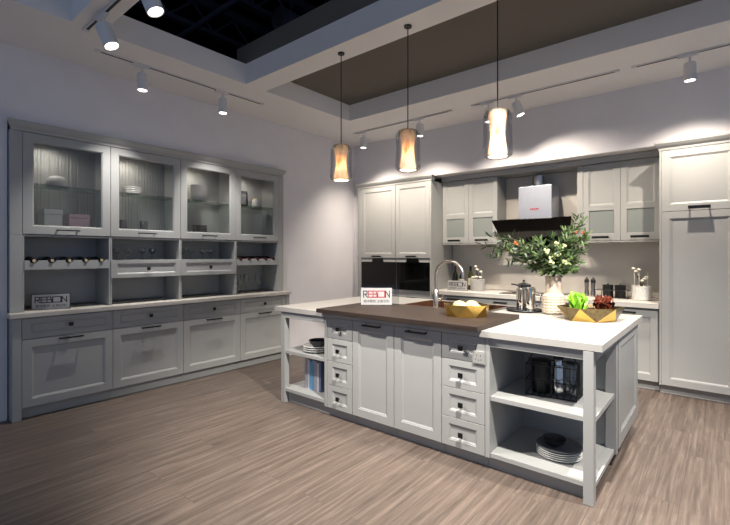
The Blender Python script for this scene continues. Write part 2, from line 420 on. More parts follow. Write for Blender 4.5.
# niches under the display cabinets
niche_lab = ('open grey niche with a five-bottle rack, nearest the left edge', 'open grey niche with a small drawer, beside the left bottle rack niche',
             'open grey niche with a small drawer, beside the right bottle rack niche', 'open grey niche with the far bottle rack, at the right end of the left wall')
for i in range(4):
    y0, y1 = UB[i], UB[i+1]; wd = y1-y0
    t = thing('open_niche', niche_lab[i], 'shelf unit', (UF, y0, 0), LR, 'open niches under the glass-fronted cabinets')
    carcass(MB(), .001, wd-.001, .006, .36, .902, 1.565, t=.013, bottom=False).build('body', M['paint'], t, bevel=.0015)
    if i == 0: MB().box(-.086, 0, .902, -.001, .36, 1.564).build('end_panel', M['paint'], t, bevel=.002)
    if i == 3: MB().box(wd+.001, 0, .902, wd+.08, .36, 1.564).build('end_panel', M['paint'], t, bevel=.002)
    if i in (1, 2):
        MB().box(.015, .024, 1.168, wd-.015, .348, 1.339).build('drawer_box', M['paint'], t)
        f = door(t, .0005, wd-.0005, 1.163, 1.341, fw=(.055,.055,.036,.036), name='drawer_front', t=.03, yf=-.008, mold=.014)
        knob(f, wd/2, 1.25).location = (0, -.004, 0)
    else:
        r = MB(); r.box(.015, .02, 1.262, wd-.015, .348, 1.278)
        n = 5; X0, X1 = .015, wd-.015; top = []; p = (X1-X0)/n
        for k in range(n):
            cx = X0 + p*(k+.5)
            top.append((X0+p*k, 1.343)); top.append((cx-.032, 1.343))
            for a in range(1, 6): top.append((cx-.032*cos(pi*a/6), 1.343-.026*sin(pi*a/6)))
            top.append((cx+.032, 1.343))
        top.append((X1, 1.343))
        fr = [(x, .002, z) for x, z in top] ; bk = [(x, .02, z) for x, z in top]
        m_ = len(top); vs = fr + bk + [(x, .002, 1.262) for x, z in top] + [(x, .02, 1.262) for x, z in top]; fs = []
        for k in range(m_-1):
            fs += [(k, k+1, m_+k+1, m_+k), (k, k+1, 2*m_+k+1, 2*m_+k), (m_+k, m_+k+1, 3*m_+k+1, 3*m_+k), (2*m_+k, 2*m_+k+1, 3*m_+k+1, 3*m_+k)]
        fs += [(0, m_, 3*m_, 2*m_), (m_-1, 2*m_-1, 4*m_-1, 3*m_-1)]
        r.add(vs, fs); r.build('bottle_rack', M['paint'], t)
        # lying bottles
        for k in range(n):
            cx = X0 + p*(k+.5)
            red = (i == 3)
            rackname = 'left rack above the sign' if i == 0 else 'far right rack with red-capped necks'
            bt = thing('wine_bottle', '%s dark wine bottle from the left lying in the %s' % (('first','second','third','fourth','fifth')[k], rackname), 'bottle',
                       (UF-.015, y0+cx, 1.3175), LR, 'bottles lying in the %s' % rackname)
            pr = [(.0001,-.02),(.014,-.02),(.0145,.01),(.0145,.055),(.0155,.07),(.030,.105),(.0375,.135),(.0375,.30),(.034,.305),(.0001,.305)]
            tr = Matrix.Rotation(-pi/2, 4, 'X')
            mb = MB(); mb.lathe(pr, n=16); mb.v = [tuple((tr @ Vector(v)) ) for v in mb.v]
            mb.v = [(x, y, z+.0225) for x, y, z in mb.v]
            mb.build('glass_body', M['bottle'], bt, smooth=True)
            mb = MB(); mb.lathe([(.0152,-.021),(.016,-.018),(.016,.045),(.0152,.05)], n=14); mb.v = [tuple(tr @ Vector(v)) for v in mb.v]; mb.v = [(x,y,z+.0225) for x,y,z in mb.v]
            mb.build('neck_foil', M['foil'] if red else M['bottle'], bt, smooth=True)
            mb = MB(); mb.lathe([(.0125,-.0245),(.0135,-.0212)], n=14); mb.v = [tuple(tr @ Vector(v)) for v in mb.v]; mb.v = [(x,y,z+.0225) for x,y,z in mb.v]
            mb.build('cork_end', M['foil'] if red else M['cork'], bt)

# base cabinets
BB = [.945, 1.648, 2.355, 3.072, 3.782]
bl = ('grey base cabinet at the left end, under the shop sign', 'second grey base cabinet from the left end of the left wall',
      'third grey base cabinet from the left end of the left wall', 'grey base cabinet at the far end of the left wall, behind the island')
for i in range(4):
    y0, y1 = BB[i], BB[i+1]; wd = y1-y0
    t = thing('base_cabinet', bl[i], 'cabinet', (BF, y0, 0), LR, 'base cabinets along the left wall')
    MB().box(.001, .022, .098, wd-.001, .48, .858).build('body', M['paint'], t)
    MB().box(.001, .06, 0, wd-.001, .075, .096).build('toe_kick', M['paint'], t)
    if i == 0: MB().box(-.064, -.004, 0, -.001, .48, .858).build('end_panel', M['paint'], t, bevel=.003)
    if i == 3: MB().box(wd+.001, -.004, 0, wd+.062, .48, .858).build('end_panel', M['paint'], t, bevel=.003)
    f = door(t, .002, wd-.002, .680, .852, fw=(.06,.06,.04,.04), name='drawer')
    knob(f, wd/2, .772)
    f = door(t, .002, wd-.002, .102, .675, fw=.066)
    bar_handle(f, wd/2, .655, L=.19, out=.026, th=.014)
tag(MB().box(-5.03, .876, .862, -4.638, 3.856, .9).box(-4.6378, .862, .862, -4.494, 3.856, .9).build('countertop', M['counter'], bevel=.002),
    'pale wood-grained worktop along the left wall cabinets', 'worktop')

# ------------------------------------------------------------------ back wall
TF = 5.22
def tall_oven(x0, x1, lab, left_fill=0, right_fill=0):
    t = thing('tall_oven_cabinet', lab, 'cabinet', (x0, TF, 0), 0, 'tall oven cabinets in the back corner')
    wd = x1-x0; b = MB()
    carcass(b, .001, wd-.001, .022, .60, .09, 2.43)
    b.box(.017, .022, .80, wd-.017, .59, .835); b.box(.017, .022, 1.325, wd-.017, .59, 1.345)
    b.build('body', M['paint'], t)
    MB().box(.001, .06, 0, wd-.001, .08, .088).build('toe_kick', M['paint'], t)
    a, c_ = .003+left_fill, wd-.003-right_fill
    if left_fill: MB().box(.001, 0, .09, left_fill, .021, 2.43).build('filler_strip', M['paint'], t, bevel=.001)
    if right_fill: MB().box(wd-right_fill, 0, .09, wd-.001, .021, 2.43).build('filler_strip', M['paint'], t, bevel=.001)
    f = door(t, a, c_, 1.347, 2.425, fw=.062); bar_handle(f, (a+c_)/2+.0, 1.368, L=.16, th=.024)
    f = door(t, a, c_, .46, .797, fw=.05, name='drawer'); bar_handle(f, (a+c_)/2, .775, L=.16, th=.024)
    f = door(t, a, c_, .1, .455, fw=.05, name='drawer'); bar_handle(f, (a+c_)/2, .43, L=.16, th=.024)
    return t
def oven(x0, x1, lab):
    t = thing('built_in_oven', lab, 'oven', (x0, TF, .836), 0, 'built-in ovens'); wd = x1-x0
    MB().box(.02, .03, .001, wd-.02, .5, .488).build('housing', M['dark'], t)
    MB().box(.004, .008, .044, wd-.004, .029, .448).build('glass_door', M['oven'], t, bevel=.002)
    MB().box(.004, .006, .001, wd-.004, .029, .042).build('lower_trim', M['steel'], t)
    MB().box(.004, .010, .450, wd-.004, .029, .488).build('upper_trim', M['greycer'], t)
    MB().add([(wd/2-.11, .0, .43), (wd/2+.11, .0, .43), (wd/2+.10, .0, .505), (wd/2-.10, .0, .505),
              (wd/2-.11, .0095, .43), (wd/2+.11, .0095, .43), (wd/2+.10, .0095, .488), (wd/2-.10, .0095, .488)],
             [(0,1,2,3),(4,7,6,5),(0,4,5,1),(1,5,6,2),(2,6,7,3),(3,7,4,0)]).build('black_trapezoid', M['oven'], t)  # black trapezoid plate across the door top and upper trim
tall_oven(-4.484, -3.752, 'tall cream-grey oven cabinet in the back left corner, left of the pair', left_fill=.062)
tall_oven(-3.750, -3.140, 'tall cream-grey oven cabinet beside the wall units, right of the pair', right_fill=.02)
oven(-4.42, -3.755, 'black glass built-in oven behind the island sign, left one')
oven(-3.745, -3.163, 'black glass built-in oven beside the island tap, right one')
def crown(name, lab, x0, x1, yf, z0, z1, out=.045, back=.10):
    prof = [(back, z0), (-.003, z0), (-.006, z0+(z1-z0)*.25), (-out*.55, z0+(z1-z0)*.5), (-out*.95, z0+(z1-z0)*.8), (-out, z1), (back, z1)]
    t = thing(name, lab, 'moulding', (0, yf, 0))
    MB().rings([[(x0-max(0,-y), y, z) for y, z in prof], [(x1+max(0,-y), y, z) for y, z in prof]]).build('cornice', M['paint'], t)
crown('crown_moulding', 'grey crown moulding on top of the tall oven cabinets', -4.484, -3.14, TF, 2.432, 2.512, back=.096)
crown('crown_moulding', 'grey crown moulding on top of the tall cabinet at the right edge', -.5, .72, TF, 2.432, 2.512, back=.096)
tag(MB().box(-3.136, 5.505, 2.442, -.506, 5.845, 2.508).build('cornice_board', M['paint'], bevel=.004), 'straight grey cornice board over the wall cabinets and range hood', 'moulding')

def wall_unit(x0, x1, lab, lf=0, swap=0):
    t = thing('wall_cabinet', lab, 'cabinet', (x0, 5.53, 0), 0, 'wall cabinets beside the range hood'); wd = x1-x0
    b = carcass(MB(), .001, wd-.001, .022, .312, 1.552, 2.438, back=True)
    b.build('body', M['paint'], t)
    MB().box(.001, -.004, 1.534, wd-.001, .31, 1.55).build('bottom_board', M['paint'], t, bevel=.002)
    if lf: MB().box(.001, 0, 1.552, lf, .021, 2.438).build('filler_strip', M['paint'], t, bevel=.001)
    a = lf+.002; h = (wd-a)/2
    for k in range(2):
        p0, p1 = a+h*k+.001, a+h*(k+1)-.002
        mb = shaker(MB(), p0, p1, 1.93, 2.434, fw=(.058,.058,.03,.06))
        shaker(mb, p0, p1, 1.556, 1.93, fw=(.058,.058,.075,.028), hole=True, mold=.008)
        dr = mb.build('door', M['paint'], t)
        MB().box(p0+.064, .009, 1.637, p1-.064, .014, 1.895).build('pane', M['frost'], dr)
        bar_handle(dr, (p0+p1)/2, 1.592, L=.17, th=.026, out=.045)
wall_unit(-3.137, -2.314, 'pale grey two-door wall cabinet left of the range hood', 0)
wall_unit(-1.337, -.507, 'pale grey two-door wall cabinet right of the range hood', .064)

# range hood
h = thing('range_hood', 'silver box range hood with slanted black glass canopy', 'range hood', (-1.82, 5.5, 0))
MB().box(-.20, .0, 1.80, .205, .33, 2.256).build('chimney', M['hoodm'], h, bevel=.006)
MB().lathe([(.1,0),(.1,.012),(.075,.018),(.075,.14)], (0,.17,2.2565), 20).build('duct_collar', M['steel'], h, smooth=True)
mb = MB(); mb.rings([[(-.52,-.09,1.835),(.45,-.09,1.835),(.45,-.07,1.845),(-.52,-.07,1.845)],[(-.44,.16,1.50),(.37,.16,1.50),(.37,.18,1.51),(-.44,.18,1.51)]])
mb.build('glass_canopy', M['oven'], h)
MB().add([(-.36,.05,1.80),(.36,.05,1.80),(.36,.34,1.80),(-.36,.34,1.80),(-.36,.2,1.53),(.36,.2,1.53),(.36,.34,1.53),(-.36,.34,1.53)],
         [(0,1,2,3),(4,5,6,7),(0,1,5,4),(1,2,6,5),(2,3,7,6),(3,0,4,7)]).build('fan_box', M['dark'], h)
lg = MB()
for k, (a, b) in enumerate(((-.05,-.035),(-.028,-.012),(-.006,.010),(.017,.033),(.039,.05))):
    lg.box(a, -.0025, 1.955, b, 0, 1.975)
lg.build('logo', M['red'], h)

# back base run
names = ('left of the bottles, beside the ovens', 'under the bottles and grey planter', 'below the range hood', 'beside the tall cabinet at the right')
xs = [-3.137, -2.48, -1.822, -1.165, -.507]
for i in range(4):
    t = thing('base_cabinet', 'grey base cabinet on the back wall, ' + names[i], 'cabinet', (xs[i], 5.262, 0), 0, 'base cabinets along the back wall')
    wd = xs[i+1]-xs[i]
    MB().box(.001, .022, .095, wd-.001, .57, .842).build('body', M['paint'], t)
    MB().box(.001, .075, 0, wd-.001, .09, .093).build('toe_kick', M['paint'], t)
    f = door(t, .002, wd-.002, .1, .82, fw=.066); bar_handle(f, wd/2+(.05 if i == 3 else 0), .795, L=.17, th=.018)
tag(MB().box(-3.136, 5.236, .845, -.506, 5.844, .898).build('countertop', M['counter_x'], bevel=.003), 'pale stone worktop along the back wall under the range hood', 'worktop')
# cooktop
ck = thing('cooktop', 'black glass cooktop on the back worktop under the hood', 'cooktop', (-1.85, 5.53, .899))
MB().box(-.36, -.2, 0, .36, .24, .008).build('glass_top', M['oven'], ck, bevel=.002)
for x in (-.18, .18): MB().lathe([(.09,.0085),(.09,.011)], (x,.02,0), 24).build('burner_ring', M['dark'], ck)

# tall cabinet on the right
for i, (x0, lab) in enumerate(((-.5, 'tall cream-grey larder cabinet at the right edge with two tall doors'), (.115, 'tall grey larder cabinet just beyond the right picture edge'))):
    t = thing('larder_cabinet', lab, 'cabinet', (x0, TF, 0), 0, 'tall larder cabinets'); wd = .613
    MB().box(.001, .022, .09, wd-.001, .6, 2.43).build('body', M['paint'], t)
    MB().box(.001, .075, 0, wd-.001, .09, .088).build('toe_kick', M['paint'], t)
    if i == 0: MB().box(.001, 0, .09, .016, .021, 2.43).build('filler_strip', M['paint'], t)
    f = door(t, .018, wd-.003, 1.822, 2.426, fw=.066); bar_handle(f, .32, 1.848, L=.17, th=.03, out=.045)
    f = door(t, .018, wd-.003, .095, 1.817, fw=.066)

# ------------------------------------------------------------------ island
IY = 2.65
# left open shelves
t = thing('open_shelf', 'open two-tier shelf at the left end of the island with white legs', 'shelf unit', (-3.235, 2.645, 0))
for (x, y) in ((0, 0), (0, 1.38)):
    MB().box(x, y, 0, x+.055, y+.055, .856).build('leg', M['paint'], t, bevel=.003)
MB().box(.056, 0, .8, .574, .03, .856).box(.0, .056, .8, .03, 1.379, .856).build('top_rail', M['paint'], t, bevel=.002)
for z in (.465, .108):
    MB().box(.012, .008, z, .574, 1.42, z+.03).build('shelf', M['paint'], t, bevel=.002)
MB().box(.06, .055, 0, .574, .075, .104).build('toe_kick', M['paint'], t)
# drawer units
def drawer_unit(x0, x1, lab, lf=0, rf=0):
    t = thing('drawer_unit', lab, 'drawers', (x0, IY, 0), 0, 'drawer units of the island'); wd = x1-x0
    MB().box(.001, .022, .083, wd-.001, .6, .857).build('body', M['paint'], t)
    MB().box(.001, .05, 0, wd-.001, .07, .081).build('toe_kick', M['paint'], t)
    if lf: MB().box(.001, 0, .083, lf, .021, .857).build('filler_strip', M['paint'], t, bevel=.001)
    if rf: MB().box(wd-rf, 0, .083, wd-.001, .021, .857).build('filler_strip', M['paint'], t, bevel=.001)
    for z0, z1 in ((.682,.853),(.488,.678),(.284,.484),(.085,.280)):
        f = door(t, lf+.002, wd-rf-.002, z0, z1, fw=(.055,.055,.043,.043), name='drawer', mold=.016)
        knob(f, (lf+wd-rf)/2-.005, (z0+z1)/2)
    return t
drawer_unit(-2.66, -2.338, 'four-drawer unit at the left of the island front, beside the open shelves', lf=.036)
drawer_unit(-1.510, -1.192, 'four-drawer unit at the right of the island front, carrying the socket', 0)
for x0, x1, lab in ((-2.337, -1.919, 'narrow grey island cupboard with the left one of two tall doors'), (-1.918, -1.511, 'narrow grey island cupboard with the right one of two tall doors')):
    t = thing('base_cabinet', lab, 'cabinet', (x0, IY, 0), 0, 'tall-door cupboards in the island front'); wd = x1-x0
    MB().box(.001, .022, .083, wd-.001, .6, .857).build('body', M['paint'], t)
    MB().box(.001, .05, 0, wd-.001, .07, .081).build('toe_kick', M['paint'], t)
    f = door(t, .002, wd-.002, .085, .853, fw=.062); bar_handle(f, wd/2+.01, .834, L=.17, th=.014)
# right open shelf
t = thing('open_shelf', 'open corner shelf at the right end of the island with basket and plates', 'shelf unit', (-1.19, 2.635, 0))
MB().box(0, .014, .083, .03, .63, .857).build('side_panel', M['paint'], t, bevel=.0015)
MB().box(.03, .612, .083, .585, .63, .857).build('back_panel', M['paint'], t)
MB().box(.585, .585, .083, .65, .63, .857).build('end_stile', M['paint'], t, bevel=.002)
MB().box(.585, -.006, 0, .639, .05, .857).build('leg', M['paint'], t, bevel=.003)
for z in (.452, .086):
    MB().box(.031, .020, z, .584, .611, z+.03).box(.584, .020, z, .638, .584, z+.03).build('shelf', M['paint'], t, bevel=.002)
MB().box(.031, .016, .80, .584, .04, .857).box(.60, .058, .80, .64, .584, .857).build('top_rail', M['paint'], t, bevel=.0015)
MB().box(0, .065, 0, .584, .085, .081).build('toe_kick', M['paint'], t)
# rear of the island
t = thing('base_cabinet', 'rear island cabinet with a framed grey end panel facing the right aisle', 'cabinet', (-2.66, 3.27, 0))
b = MB(); b.box(0, .0, .083, 2.09, .018, .857); b.box(0, .80, .083, 2.09, .82, .857); b.box(0, .018, .083, .02, .80, .857); b.box(.02, .018, .083, 2.09, .80, .10)
b.box(2.07, .018, .10, 2.09, .80, .857)
b.build('body', M['paint'], t)
MB().box(.02, .05, 0, 2.06, .78, .081).build('toe_kick', M['paint'], t)
mb = shaker(MB(), 0, .82, .105, .855, fw=.085, t=.02)
mb.v = [(-y, x, z) for x, y, z in mb.v]
mb.build('end_panel', M['paint'], t, loc=(2.125, .001, 0))
# worktops
SX0, SX1, SY0, SY1 = -2.43, -1.58, 3.52, 4.03
w = MB()
X0, X1, Y0, Y1, Z0, Z1 = -3.31, -.508, 2.628, 4.14, .86, .9
w.box(X0, Y0, Z0, SX0, Y1, Z1); w.box(SX1, Y0, Z0, X1, Y1, Z1); w.box(SX0, Y0, Z0, SX1, SY0, Z1); w.box(SX0, SY1, Z0, SX1, Y1, Z1)
tag(w.build('countertop', M['quartz']), 'white island worktop running under the dark wood board', 'worktop')
tag(MB().box(-2.673, 2.563, .901, -1.205, 3.30, .934).build('wood_worktop', M['walnut'], bevel=.002), 'raised dark brown oak worktop in the middle of the island', 'worktop')
s = thing('sink', 'brown metal sink sunk into the island behind the dark wood top', 'sink', (SX0, SY0, .9))
a, bq = SX1-SX0, SY1-SY0
def rr(x0, x1, y0, y1, z): return [(x0,y0,z),(x1,y0,z),(x1,y1,z),(x0,y1,z)]
MB().rings([rr(-.012,a+.012,-.012,bq+.012,.001), rr(-.012,a+.012,-.012,bq+.012,.004), rr(.004,a-.004,.004,bq-.004,.004), rr(.012,a-.012,.012,bq-.012,-.2),
            rr(.008,a-.008,.008,bq-.008,-.21), rr(.002,a-.002,.002,bq-.002,.001)], loop=False, cap0=False, cap1=False).build('basin', M['sinkm'], s)
MB().box(.01, .01, -.206, a-.01, bq-.01, -.2).build('basin_floor', M['sinkm'], s)
MB().lathe([(.045,0),(.045,.004)], (a/2, bq/2, -.2), 18).build('drain', M['steel'], s)
for q in range(1):
    MB().box(a+.013, -.012, .001, a+.05, bq+.012, .004).build('rim', M['steel'], s)
f = thing('tap', 'tall satin swan-neck kitchen tap behind the dark wood top', 'tap', (-2.03, 3.46, .9))
MB().lathe([(.032,0),(.032,.006),(.024,.012),(.024,.17),(.02,.175)], n=20).build('base_column', M['nickel'], f, smooth=True)
pts = [(0,0,.17),(0,0,.31)] + [(.135-.135*cos(pi*k/12), 0, .31+.125*sin(pi*k/12)) for k in range(1, 13)] + [(.27,0,.285)]
MB().tube(pts, .014, 12).build('spout', M['nickel'], f, smooth=True)
MB().tube([(.02,0,.085),(.055,0,.085)], .016, 12).tube([(.05,0,.085),(.075,0,.125)], .006, 8).build('lever', M['nickel'], f, smooth=True)
# socket
so = thing('wall_socket', 'small pale square power socket on the island drawer stile', 'socket', (-1.231, 2.648, .72))
MB().box(-.043, -.009, -.043, .043, 0, .043).build('face_plate', M['plate'], so, bevel=.003)
MB().box(-.034, -.0105, -.034, .034, -.009, .034).build('insert', M['plate'], so)
for x, z, r in ((-.012,.014,0),(.014,.014,0),(-.018,-.012,.5),(.0,-.016,0),(.018,-.012,-.5)):
    MB().box(x-.002, -.0112, z-.006, x+.002, -.0104, z+.006).build('slot', M['dark'], so)

# ------------------------------------------------------------------ lettered signs
def letters(mb, x, z, h, word, th, y, mi_of):
    """straight-stroke capitals; returns the end x"""
    W_ = h*.72
    G = {'R': [(0,0,0,1),(0,1,.9,1),(.9,1,.9,.5),(.9,.5,0,.5),(.35,.5,1,0)],
         'E': [(0,0,0,1),(0,1,1,1),(0,.5,.9,.5),(0,0,1,0)],
         'B': [(0,0,0,1),(0,1,.85,1),(.85,1,.85,.5),(0,.5,1,.5),(1,.5,1,0),(1,0,0,0)],
         'O': [(0,0,0,1),(0,1,1,1),(1,1,1,0),(1,0,0,0)],
         'N': [(0,0,0,1),(0,1,1,0),(1,0,1,1)]}
    for i, ch in enumerate(word):
        wd = W_*(1.75 if ch == 'O' else 1)
        for (a, b, c_, d_) in G[ch]:
            p = Vector((x+a*wd, 0, z+b*h)); q = Vector((x+c_*wd, 0, z+d_*h)); dr = (q-p).normalized(); nn = Vector((-dr.z, 0, dr.x))*th/2
            e = dr*th/2
            v = [p-e+nn, q+e+nn, q+e-nn, p-e-nn]
            mb.add([(u.x, y, u.z) for u in v] + [(u.x, y+.0006, u.z) for u in v], [(0,1,2,3),(4,7,6,5),(0,4,5,1),(1,5,6,2),(2,6,7,3),(3,7,4,0)], mi_of(i))
        x += wd + h*.16
    return x
def cjk(text, size, mat, parent, x, z, y, width):
    cu = bpy.data.curves.new('txt', 'FONT'); cu.body = text; cu.size = size; cu.extrude = 0
    o = bpy.data.objects.new('txt', cu); COL.objects.link(o)
    dg = bpy.context.evaluated_depsgraph_get(); dg.update()
    me = bpy.data.meshes.new_from_object(o.evaluated_get(dg))
    bpy.data.objects.remove(o)
    if not me.vertices: return
    xs_ = [v.co.x for v in me.vertices]; k = width/(max(xs_)-min(xs_)); x_ = min(xs_)
    for v in me.vertices: v.co = ((v.co.x-x_)*k + x, y, v.co.y*k + z)
    me.materials.append(mat)
    q = bpy.data.objects.new('small_lettering', me); COL.objects.link(q); q.parent = parent
def sign(lab, loc, rz, W_, H_, holder=True, redset=(1,2,3), tall=None, dark=False):
    t = thing('sign', lab, 'sign', loc, rz, 'lettered card signs')
    MB().box(-W_/2, 0, .002, W_/2, .004, H_).build('card', M['card'], t)
    MB().box(-W_/2-.006, .005, 0, W_/2+.006+(tall or 0)*.06, .009, H_+.006+(tall or 0)*.02).box(-W_/2-.006, -.03, 0, W_/2+.006, .05, .0018).build('acrylic_holder', M['dark'] if dark else M['acrylic'], t)
    h = H_*.36; mb = MB(); wd = h*(.72*4+.72*1.75+.16*4)
    sc = (W_*.84)/wd
    n0 = len(mb.v); letters(mb, 0, 0, h, 'REBON', h*.16, -.0008, lambda i: 1 if i in redset else 0)
    mb.v = [(x*sc - W_*.42, y, z + H_*.46) for x, y, z in mb.v]
    mb.build('lettering', [M['ink'], M['red']], t)
    cjk('\u6574\u4f53\u6a71\u67dc \u5168\u5c4b\u5b9a\u5236', .03, M['ink'], t, -W_*.41, H_*.16, -.0008, W_*.82)
sign('white lettered card sign on the dark wood island top', (-2.435, 3.093, .9345), R_(39.8), .282, .155, tall=1)
sign('lettered card sign in a dark holder on the left wall worktop', (-4.68, 1.19, .9005), R_(72), .275, .135, redset=(), dark=True)
sign('white lettered card sign before the wine bottles on the back worktop', (-2.845, 5.42, .8985), R_(4), .285, .135, redset=())

# ------------------------------------------------------------------ lights: track spots and pendants
def track(lab, a, b):
    t = thing('lighting_track', lab, 'lighting track', a, 0, 'ceiling lighting tracks')
    v = Vector(b)-Vector(a); L = v.length; t.rotation_euler[2] = math.atan2(v.y, v.x)
    MB().box(0, -.017, -.012, L, .017, 0).build('rail', M['white'], t)
    MB().box(.03, -.009, -.0135, L-.03, .009, -.012).build('slot', M['black'], t)
    MB().box(-.012, -.019, -.016, .03, .019, 0).build('end_cap', M['white'], t)
    MB().box(L-.03, -.019, -.016, L+.012, .019, 0).build('end_cap', M['white'], t)
track('added unseen light track under the middle beam over the right aisle', (.2, 2.785, CZ), (1.2, 2.785, CZ))  # added out of view, only carries the aisle fill spotlight
track('white light track on the ceiling over the left wall cabinets', (-4.165, 1.39, CZ), (-4.165, 3.13, CZ))
track('white light track under the near ceiling beam at the top left', (-3.86, 1.21, CZ), (1.2, 1.21, CZ))
track('white light track above the tall ovens, left one on the back ceiling', (-4.14, 4.74, CZ), (-2.57, 4.74, CZ))
track('white light track behind the third pendant, middle one on the back ceiling', (-2.29, 4.74, CZ), (-.78, 4.74, CZ))
track('white light track at the right edge of the back ceiling', (-.66, 4.74, CZ), (1.4, 4.74, CZ))
def head(lab, x, y, axis, along, power, rad=.046, L=.145, ang=70, blend=.6, col=(1,.93,.84), lamp=True, aim=None):
    t = thing('track_spotlight', lab, 'spotlight', (x, y, CZ-.013), math.atan2(along[1], along[0]), 'track spotlights')
    MB().box(-.09, -.017, -.022, .06, .017, -.001).build('adapter', M['white'], t, bevel=.003)
    MB().lathe([(.009,-.075),(.009,-.022)], n=10).build('stem', M['white'], t, smooth=True)
    ax = Vector(axis).normalized()
    rz = math.atan2(along[1], along[0]); la = Matrix.Rotation(-rz, 3, 'Z') @ ax
    q = Vector((0,0,-1)).rotation_difference(la).to_euler()
    off = Vector((0,0,-.075)); c0 = off - Vector((0,0,.01))
    bd = MB().lathe([(.0001,.012),(rad*.8,.012),(rad,.0),(rad,-L),(rad*.86,-L),(rad*.84,-L+.012),(.0001,-L+.012)], n=24)
    b = bd.build('lamp_body', M['white'], t, smooth=True, loc=tuple(c0), rot=q)
    MB().lathe([(.0001,-L+.010),(rad*.82,-L+.010),(rad*.82,-L+.006),(.0001,-L+.006)], n=24).build('lens', M['lens'], b)
    if power:
        p = Vector((x, y, CZ-.013-.085)) + ax*(L+.012)
        spot(p, aim or ax, power, ang, blend, col)
def spot(p, ax, power, ang, blend, col, size=.016):
    ld = bpy.data.lights.new('spot_lamp', 'SPOT'); ld.energy = power; ld.spot_size = R_(ang); ld.spot_blend = blend; ld.color = col; ld.shadow_soft_size = size
    o = bpy.data.objects.new('spot_lamp', ld); COL.objects.link(o); o.location = p
    o.rotation_euler = Vector((0,0,-1)).rotation_difference(Vector(ax).normalized()).to_euler()
WARM = (1, .885, .755); NEU = (1, .95, .885)
head('white track spotlight over the left wall, nearer one of two', -4.165, 1.77, (.0,.0,-1), (0,1), 110, ang=82, blend=.75, col=(1,.97,.93), aim=(-.1,-.1,-1))
head('white track spotlight over the left wall, farther one of two', -4.165, 2.61, (.0,.0,-1), (0,1), 110, ang=82, blend=.75, col=(1,.97,.93), aim=(-.1,.12,-1))
head('large white tilted spotlight under the near beam at the top left', -3.50, 1.21, (.30,.25,-.92), (1,0), 200, rad=.054, L=.16, ang=66, blend=.8, col=NEU, aim=(.44,.34,-.85))
head('white tilted spotlight cut by the top edge beside the open black bay', -2.80, 1.21, (.30,.25,-.92), (1,0), 200, rad=.054, L=.16, ang=66, blend=.8, col=NEU, aim=(.44,.34,-.85))
t = thing('lighting_track', 'white light track hung from the roof in front of the island, above the picture', 'lighting track', (-1.0, 1.72, CZ), 0, 'ceiling lighting tracks')
MB().box(0, -.017, -.012, 2.2, .017, 0).build('rail', M['white'], t)
for x in (.2, 2.0): MB().tube([(x, 0, 0), (x, 0, 5.0-CZ)], .006, 8).build('hanger_rod', M['white'], t)
head('white spotlight on the hung track, above the island drawers', -.40, 1.72, (-1,1,-2.7), (1,0), 620, ang=84, blend=.5, col=NEU)
head('added fill spotlight on the middle beam over the right aisle, beyond the right edge', .60, 2.785, (-1.1,.85,-2.3), (1,0), 420, ang=80, blend=.8, col=NEU)  # added unseen fill lamp, brightens the island end panel and aisle
head('small white track spotlight above the left tall oven cabinet', -3.97, 4.74, (0,0,-1), (1,0), 105, ang=122, blend=1.0, col=WARM, aim=(.05,.2,-1))
head('white track spotlight half hidden behind the middle pendant', -3.02, 4.74, (0,0,-1), (1,0), 105, ang=122, blend=1.0, col=WARM, aim=(-.1,.2,-1))
head('white track spotlight half hidden behind the nearest pendant', -2.09, 4.74, (0,0,-1), (1,0), 105, ang=122, blend=1.0, col=WARM, aim=(0,.2,-1))
head('white track spotlight tilted right beside the nearest pendant', -1.77, 4.74, (.35,.1,-1), (1,0), 105, ang=122, blend=1.0, col=WARM, aim=(.35,.25,-1))
head('white track spotlight above the tall larder cabinet at the right', -.23, 4.74, (0,.03,-1), (1,0), 115, ang=122, blend=1.0, col=WARM, aim=(0,.2,-1))
def pendant(lab, x):
    y = 2.787; t = thing('pendant_lamp', lab, 'pendant lamp', (x, y, CZ), 0, 'pendant lamps over the island')
    MB().lathe([(.03,-.012),(.03,0)], n=20).build('ceiling_rose', M['black'], t, smooth=True)
    MB().lathe([(.0042,-.805),(.0042,-.012)], n=8).build('cable', M['black'], t, smooth=True)
    MB().lathe([(.018,-.855),(.022,-.85),(.022,-.815),(.010,-.805)], n=16).build('lamp_holder', M['nickel'], t, smooth=True)
    o = []
    for k in range(17):
        u = k/16; z = -.812 - .305*u
        r = .062 - .016*sin(pi*min(1, max(0, (u-.05)/.9)))**1.5 + .003*u
        o.append((r, z))
    i_ = [(r-.005, z) for r, z in o[::-1]]
    MB().lathe(o + i_, n=28, loop=True).build('alabaster_shade', M['shade'], t, smooth=True)
    g = [(.012,-.8085),(.074,-.815),(.092,-.84),(.094,-.88),(.093,-.98),(.098,-1.06),(.099,-1.09),(.092,-1.112),(.076,-1.123)]
    MB().lathe(g + [(r-.0022, z+.001) for r, z in g[::-1]], n=28, loop=True).build('glass_cover', M['lampglass'], t, smooth=True)
    MB().ball((0,0,-.96), .022, 12, sz=1.5).build('bulb', M['bulb'], t, smooth=True)
    ld = bpy.data.lights.new('bulb_light', 'POINT'); ld.energy = 3.6; ld.color = (1,.86,.66); ld.shadow_soft_size = .026
    q = bpy.data.objects.new('bulb_light', ld); COL.objects.link(q); q.location = (x, y, CZ-1.0-.02)
    spot((x, y, CZ-1.06), (0,0,-1), 22, 110, .5, (1,.86,.66), size=.03)
pendant('alabaster pendant lamp farthest left over the island', -2.589)
pendant('alabaster pendant lamp in the middle over the island', -1.884)
pendant('alabaster pendant lamp nearest the camera over the island', -1.164)
